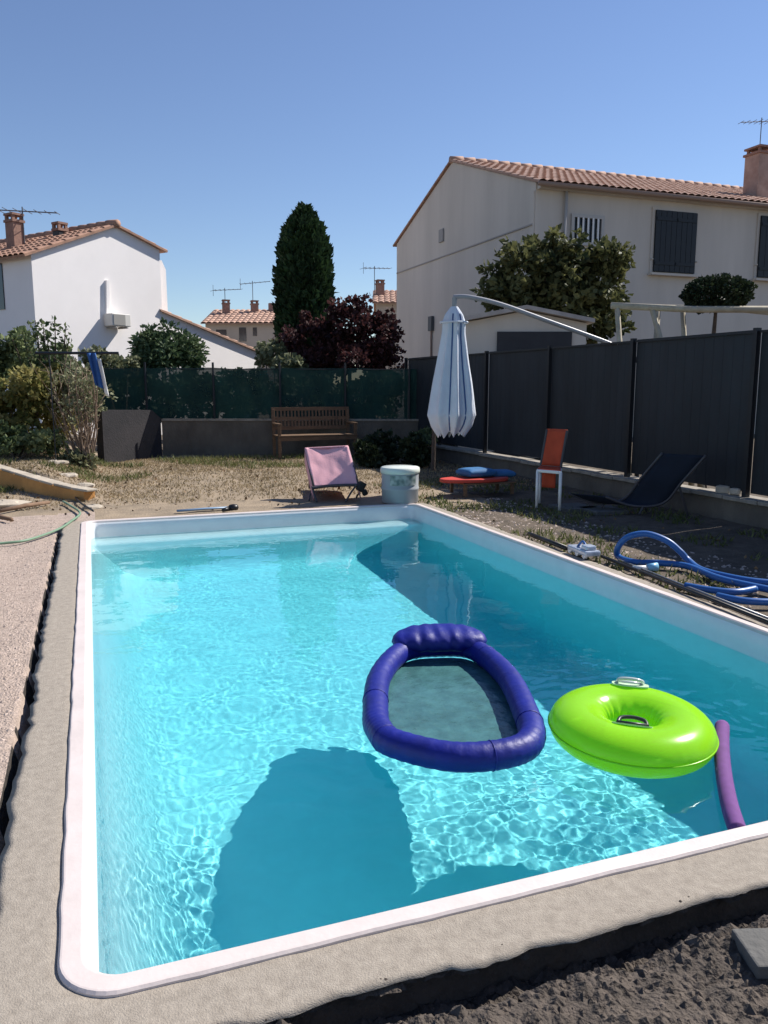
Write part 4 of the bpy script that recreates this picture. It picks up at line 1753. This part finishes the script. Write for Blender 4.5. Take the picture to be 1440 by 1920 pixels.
for i, (px, py, s_, lab) in enumerate(((108, 893, .11, 'pale rock highest on the bank beside the bare shrub'), (128, 912, .10, 'flat pale rock in the middle of the row by the ochre wall'),
                                      (160, 922, .10, 'pale rock at the lower end of the row near the lawn'), (172, 950, .08, 'small rock between the ochre wall end and the pool corner'))):
    p = G(px, py)
    p.z = ground_z(p.x, p.y)
    rock(p, (s_ * 1.6, s_, s_ * .8), i + 2, lab, 'rocks at the end of the ochre wall')
# concrete lump and stakes on the gravel
p = G(5, 948)
rock(p, (.32, .20, .09), 12, 'broad pale concrete lump on the gravel at the left edge', None)
for i, (a_, b_, lab) in enumerate((((0, 958), (92, 942), 'long brown stake on the gravel beside the ochre wall'), ((-20, 968), (22, 974), 'short brown stake nearest the green hose'))):
    p, q = G(*a_, .02), G(*b_, .02)
    tag(MB().tube([p, p.lerp(q, .5) + Vector((0, 0, .01)), q], [.025, .028, .022], 7).build('wooden_stake', M_stake, smooth=True), lab, 'stake', 'stakes on the gravel')
# green garden hose
pts = [G(-60, 1026, .012), G(0, 1019, .012), G(45, 1014, .012), G(85, 1002, .012), G(112, 991, .014), G(132, 978, .016), G(150, 962, .016), G(132, 948, .016), G(118, 940, .02)]
tag(MB().tube(smooth_path(pts, 8), .013, 8).build('garden_hose', M_greenhose, smooth=True), 'thin green garden hose curving over the gravel', 'hose')
pts = [G(175, 958, .02), G(150, 942, .02), G(140, 930, .02)]
tag(MB().tube(smooth_path(pts, 8), .012, 8).build('short_pipe', M_black, smooth=True), 'short black pipe by the far left pool corner', 'pipe')

# drying bar with blue towel
dp = D(140, 664, 13.4)
lp_ = thing('drying_bar', Vector((dp.x, dp.y, .25)), 'thin dark horizontal drying bar among the left shrubs', 'clothes rail')
mb = MB()
mb.tube([D(66, 662, 13.4), D(222, 662, 13.4)], .022, 8)
mb.build('bar', M_dark, lp_)
for px in (92,):
    q = D(px, 662, 13.44)
    mb = MB()
    mb.tube([q, Vector((q.x, q.y, .0))], .010, 8)
    mb.build('post', M_dark, lp_)
ta_ = D(166, 664, 13.36)


def towel(u, v):
    p = D(163 + 16 * u + 16 * v, 662 + 60 * v + 8 * u * v, 13.34)
    return p + Vector((0, -.03 * math.sin(u * 9 + v * 2), 0))


tw = thing('towel', ta_, 'blue and white towel hanging from the drying bar', 'towel')
MB().grid(towel, 10, 12).build('cloth', M_towel_b, tw, smooth=True, solid=.012)
MB().grid(lambda u, v: towel(1 + .45 * u, .15 + 1.0 * v), 5, 12).build('hem', M_whitepaint, tw, smooth=True, solid=.010)

# ------------------------------------------------------------------ pool gear along the right coping
hz_ = .03
pts = [G(1475, 1095, hz_), G(1400, 1088, hz_), G(1320, 1070, hz_), G(1292, 1052, .06)]
arch = [D(1275, 1034, 6.55), D(1250, 1014, 6.5), D(1212, 1001, 6.5), D(1178, 1007, 6.5), D(1159, 1026, 6.45)]
for i, zz in enumerate((.13, .21, .255, .22, .12)):
    gpt = G((1275, 1250, 1212, 1178, 1159)[i], (1034, 1014, 1001, 1007, 1026)[i], zz)
    pts.append(gpt)
pts += [G(1160, 1044, hz_), G(1190, 1054, hz_), G(1240, 1056, hz_), G(1290, 1062, hz_), G(1350, 1085, hz_), G(1440, 1105, hz_), G(1480, 1112, hz_)]
tag(MB().tube(smooth_path(pts, 8), .027, 12).build('pool_hose', M_hose, smooth=True), 'thick blue pool hose arching up beside the right coping', 'hose')
pts = [G(1285, 1098, .028), G(1330, 1106, .028), G(1380, 1110, .028), G(1416, 1104, .028)]
tag(MB().tube(smooth_path(pts, 8), .026, 12).build('pool_noodle', M_hose, smooth=True), 'short blue foam noodle end lying nearer the coping', 'noodle')
pts = [G(1345, 1117, .028), G(1390, 1126, .028), G(1440, 1129, .028), G(1490, 1128, .028)]
tag(MB().tube(smooth_path(pts, 8), .026, 12).build('pool_noodle', M_hose, smooth=True), 'blue foam noodle running out at the right edge', 'noodle')
# telescopic poles
cp = thing('cleaning_pole', G(1290, 1100), 'long black cleaning pole lying along the right coping', 'cleaning pole')
MB().tube([G(1128, 1043, .03), G(1500, 1190, .03)], .014, 10).build('outer_tube', M_black, cp, smooth=True)
MB().tube([G(1160, 1050, .026), G(1500, 1183, .026)], .010, 10).build('inner_tube', M_metal, cp, smooth=True)
tag(MB().tube([G(992, 1001, .03), G(1062, 1028, .03)], .022, 10).build('pipe_offcut', M_black, smooth=True), 'short thick black pipe nearest the far right corner', 'pipe')
# clear plastic skimmer head
c0 = G(1094, 1042)
sk = thing('pool_vacuum_head', c0, 'clear blue plastic vacuum head lying on the right coping', 'vacuum head')
mb = MB()
dcl = (G(1118, 1052) - G(1064, 1030)).normalized()
ncl = Vector((-dcl.y, dcl.x, 0))
rotc = Matrix((dcl, ncl, Vector((0, 0, 1)))).transposed()
mb.box(c0 + Vector((0, 0, .05)), (.34, .15, .05), rotc)
mb.box(c0 + dcl * .09 + Vector((0, 0, .09)), (.10, .10, .05), rotc)
mb.build('housing', M_clear, sk, bevel=.015)
mb = MB()
for k_ in (-.13, 0, .13):
    for s_ in (-.06, .06):
        a_ = c0 + dcl * k_ + ncl * s_ + Vector((0, 0, .028))
        mb.tube([a_ - ncl * .012, a_ + ncl * .012], .026, 12)
mb.build('wheel', M_whitepaint, sk)
mb = MB()
mb.tube(smooth_path([c0 - dcl * .1 + Vector((0, 0, .07)), c0 - dcl * .02 + Vector((0, 0, .125)), c0 + dcl * .06 + Vector((0, 0, .08))], 5), .011, 8)
mb.build('handle', M_hose, sk, smooth=True)
# blue-white nozzle
c1 = G(1226, 1072)
nz = thing('hose_nozzle', c1, 'white and pale blue hose connector beside the black pole', 'hose connector')
mb = MB()
mb.tube([c1 + Vector((-.16, .06, .03)), c1 + Vector((-.04, .02, .03))], .022, 12)
mb.build('connector', M_whitepaint, nz, smooth=True)
mb = MB()
mb.tube([c1 + Vector((-.05, .02, .035)), c1 + Vector((.03, .0, .04))], [.028, .036], 12)
mb.build('collar', M_bluewhite, nz, smooth=True)
# thermometer on the far coping with its mat
k0 = G(430, 958)
th_ = thing('pool_thermometer', k0, 'small black thermometer tethered on the far coping', 'thermometer')
mb = MB()
mb.lathe(k0 + Vector((.05, .0, .012)), [(.001, 0), (.055, 0), (.065, .03), (.05, .06), (.001, .07)], 16, cap=False)
mb.build('float', M_black, th_, smooth=True)
MB().tube([k0 + Vector((0, 0, .03)), k0 + Vector((-.09, -.10, .028))], [.03, .022], 10).build('probe', M_black, th_, smooth=True)
MB().tube([k0 + Vector((-.09, -.10, .02)), k0 + Vector((-.12, -.22, -.02)), k0 + Vector((-.14, -.29, -.15))], .003, 5).build('cord', M_black, th_)
pa, pb = G(332, 958, .012), G(440, 951, .012)
tag(MB().tube([pa, pa.lerp(pb, .5) + Vector((0, .03, .0)), pb], .028, 10, flat=.5).build('flat_hose', mat('pale_blue_hose', (.20, .30, .42), .4), smooth=True), 'flattened pale blue hose lying behind the far coping', 'hose')

# ------------------------------------------------------------------ floats
fz = WATER + .070
cl = [(704, 1340), (712, 1270), (755, 1222), (820, 1212), (888, 1218), (948, 1265), (985, 1335), (996, 1385), (955, 1411), (850, 1419), (740, 1394), (712, 1370)]
fpts = [G(x, y, fz) for x, y in cl]
fc = sum(fpts, Vector()) / len(fpts)
fl_ = thing('float_lounge', fc, 'royal blue inflatable float lounge with mesh seat and headrest', 'pool float')
ring = smooth_path(fpts, 16, True)
mb = MB()
nr_ = len(ring)
mb.tube(ring, [.065 * (1 + .018 * math.sin(i * 1.9) + .015 * noise.noise((i * .7, 1, 2))) for i in range(nr_)], 20, closed=True)
tb2 = mb.build('tube', M_floatblue, fl_, smooth=True)
mb = MB()
inn = [fc + (p - fc) * .95 for p in ring]
vs = [Vector((p.x, p.y, WATER + .010)) for p in inn]
n_ = len(vs)
mids = [fc + (p - fc) * .5 for p in inn]
mb.add(vs + [Vector((p.x, p.y, WATER + .0085)) for p in mids] + [Vector((fc.x, fc.y, WATER + .008))],
       [(i, (i + 1) % n_, n_ + (i + 1) % n_, n_ + i) for i in range(n_)] + [(n_ + i, n_ + (i + 1) % n_, 2 * n_) for i in range(n_)])
ms_ = mb.build('mesh_seat', M_mesh, fl_, smooth=True)
# headrest pillow
h0, h1 = G(748, 1203, WATER + .12), G(900, 1200, WATER + .12)
hx = (h1 - h0)
hw = hx.length
hx.normalize()
hy = Vector((-hx.y, hx.x, 0))


def head(u, v):
    q = v * 2 * math.pi
    s = 2 * u - 1
    e = max(0, 1 - abs(s) ** 3.2) ** .5
    wr = 1 + .07 * noise.noise((s * 9, math.cos(q) * 2, math.sin(q) * 2)) + .03 * math.sin(s * 22 + 2 * math.sin(q))
    return h0.lerp(h1, .5) + hx * (s * hw * .59) + (hy * math.cos(q) * .15 + Vector((0, 0, math.sin(q) * .078))) * e * wr + hy * (.065 - .06 * s * s)


mb = MB()
mb.grid(head, 44, 26)
hd = mb.build('headrest', M_floatblue, fl_, smooth=True)
# seams round the tube
seams = []
for i in range(6, nr_, 32):
    p, q = ring[i], ring[(i + 1) % nr_]
    tdir = (q - p).normalized()
    sd_ = tdir.cross(Vector((0, 0, 1))).normalized()
    seams.append(MB().tube([p + (sd_ * math.cos(a) + Vector((0, 0, 1)) * math.sin(a)) * .0655 for a in [k_ * .3927 for k_ in range(16)]], .0035, 5, closed=True).build('seam', M_floatblue, tb2, smooth=True))

# lime ring
RC = G(1183, 1364, WATER + .098)
rgn = thing('swim_ring', RC, 'lime green inflatable swim ring floating beside the blue lounge', 'swim ring')
RM, Rm, Rz = .240, .134, .100
tilt = Matrix.Rotation(R(2), 3, 'X')


def torus(u, v):
    a, b = u * 2 * math.pi, v * 2 * math.pi
    pk = 1 + .03 * (math.sin(a * 19 + 2 * math.sin(a * 3)) + .6 * noise.noise((math.cos(a) * 9, math.sin(a) * 9, 2))) * max(0, -math.cos(b)) ** 3 + .010 * noise.noise((math.cos(a) * 14, math.sin(a) * 14, b * 2)) * max(0, math.cos(b)) ** 4
    return RC + tilt @ Vector(((RM + Rm * math.cos(b) * pk) * math.cos(a), (RM + Rm * math.cos(b) * pk) * math.sin(a), Rz * math.sin(b)))


mb = MB()
v_, f_ = [], []
NA, NBB = 192, 48
for i in range(NA):
    for j in range(NBB):
        v_.append(torus(i / NA, j / NBB))
for i in range(NA):
    for j in range(NBB):
        f_.append((i * NBB + j, ((i + 1) % NA) * NBB + j, ((i + 1) % NA) * NBB + (j + 1) % NBB, i * NBB + (j + 1) % NBB))
mb.add(v_, f_)
rt = mb.build('ring_tube', M_lime, rgn, smooth=True)
mb = MB()
for bb in (.03,):
    mb.tube([torus(i / 96, 0) + (torus(i / 96, 0) - RC).normalized() * .002 for i in range(96)], .004, 5, closed=True)
mb.build('seam', M_lime, rgn, smooth=True)
view_a = math.atan2(-RC.y, -RC.x)


def handle(ang, bph, m, label=None):
    u = ang / (2 * math.pi)
    c_ = torus(u, bph)
    e1_ = (torus(u + .02, bph) - torus(u - .02, bph)).normalized()
    e2_ = (torus(u, bph + .02) - torus(u, bph - .02)).normalized()
    nn_ = e2_.cross(e1_)
    if nn_.dot(c_ - RC - (c_ - RC) * .3) < 0 and nn_.z < 0:
        nn_ = -nn_
    if nn_.z < 0:
        nn_ = -nn_
    h_ = MB()
    base = []
    for k_ in range(24):
        q = k_ / 24 * 2 * math.pi
        x = .088 * math.copysign(abs(math.cos(q)) ** .55, math.cos(q))
        y = .036 * math.copysign(abs(math.sin(q)) ** .55, math.sin(q))
        base.append(c_ + e1_ * x + e2_ * y + nn_ * .002)
    h_.prism(base, nn_ * .006)
    hb = h_.build('handle', m[0], rgn, recalc=True)
    g_ = MB()
    g_.tube(smooth_path([c_ - e1_ * .062 - e2_ * .02 + nn_ * .008, c_ - e1_ * .05 + e2_ * .008 + nn_ * .03, c_ + e2_ * .02 + nn_ * .038, c_ + e1_ * .05 + e2_ * .008 + nn_ * .03, c_ + e1_ * .062 - e2_ * .02 + nn_ * .008], 6), .009, 8)
    g_.tube([c_ - e1_ * .062 - e2_ * .02 + nn_ * .010, c_ + e1_ * .062 - e2_ * .02 + nn_ * .010], .009, 8)
    g_.build('grip', m[1], hb, smooth=True)
    return hb


M_hbase = mat('handle_patch', (.50, .72, .30), .3)
M_hgrip = mat('grip_black', (.03, .04, .03), .4)
handle(view_a + .02, .335, (M_hbase, M_hgrip))
hb2 = handle(view_a + math.pi + .06, .22, (mat('clear_patch', (.55, .75, .5), .2), mat('clear_grip', (.55, .60, .58), .15, spec=.7)))

# purple noodle
pts = [G(1354, 1362, WATER + .04), G(1353, 1400, WATER + .04), G(1357, 1450, WATER + .038), G(1368, 1510, WATER + .038), G(1384, 1560, WATER + .038), G(1402, 1600, WATER + .038), G(1425, 1640, WATER + .038)]
pts = [p for p in pts if p.y > Y0 + .03]
pn = tag(MB().tube(smooth_path(pts, 8), .034, 14).build('pool_noodle', M_purple, smooth=True), 'purple foam noodle floating against the near coping', 'noodle')
for o in [tb2, ms_, hd, rt, pn] + seams + [c for c in rgn.children]:
    o.cycles.is_caustics_receiver = True

# ------------------------------------------------------------------ paver at the bottom right, and an unseen wall added to shade that corner
pv = G(1428, 1785, .0)
tag(MB().box(pv + Vector((.05, -.02, 0)), (.21, .15, .04), Matrix.Rotation(R(-18), 3, 'Z')).build('paving_slab', M_paver, bevel=.006), 'square grey paving slab on the dug soil at the bottom right', 'paving slab')
tw_ = thing('unseen_shade_wall', (2.75, .4, 0), 'unseen white wall added right of the viewer to shade the soil', 'wall')
MB().box((2.8, -.6, .62), (.2, 3.4, 1.24)).build('wall_body', M_white_wall, tw_)
MB().box((2.8, -.6, 1.265), (.26, 3.46, .045)).build('coping', M_slab, tw_)
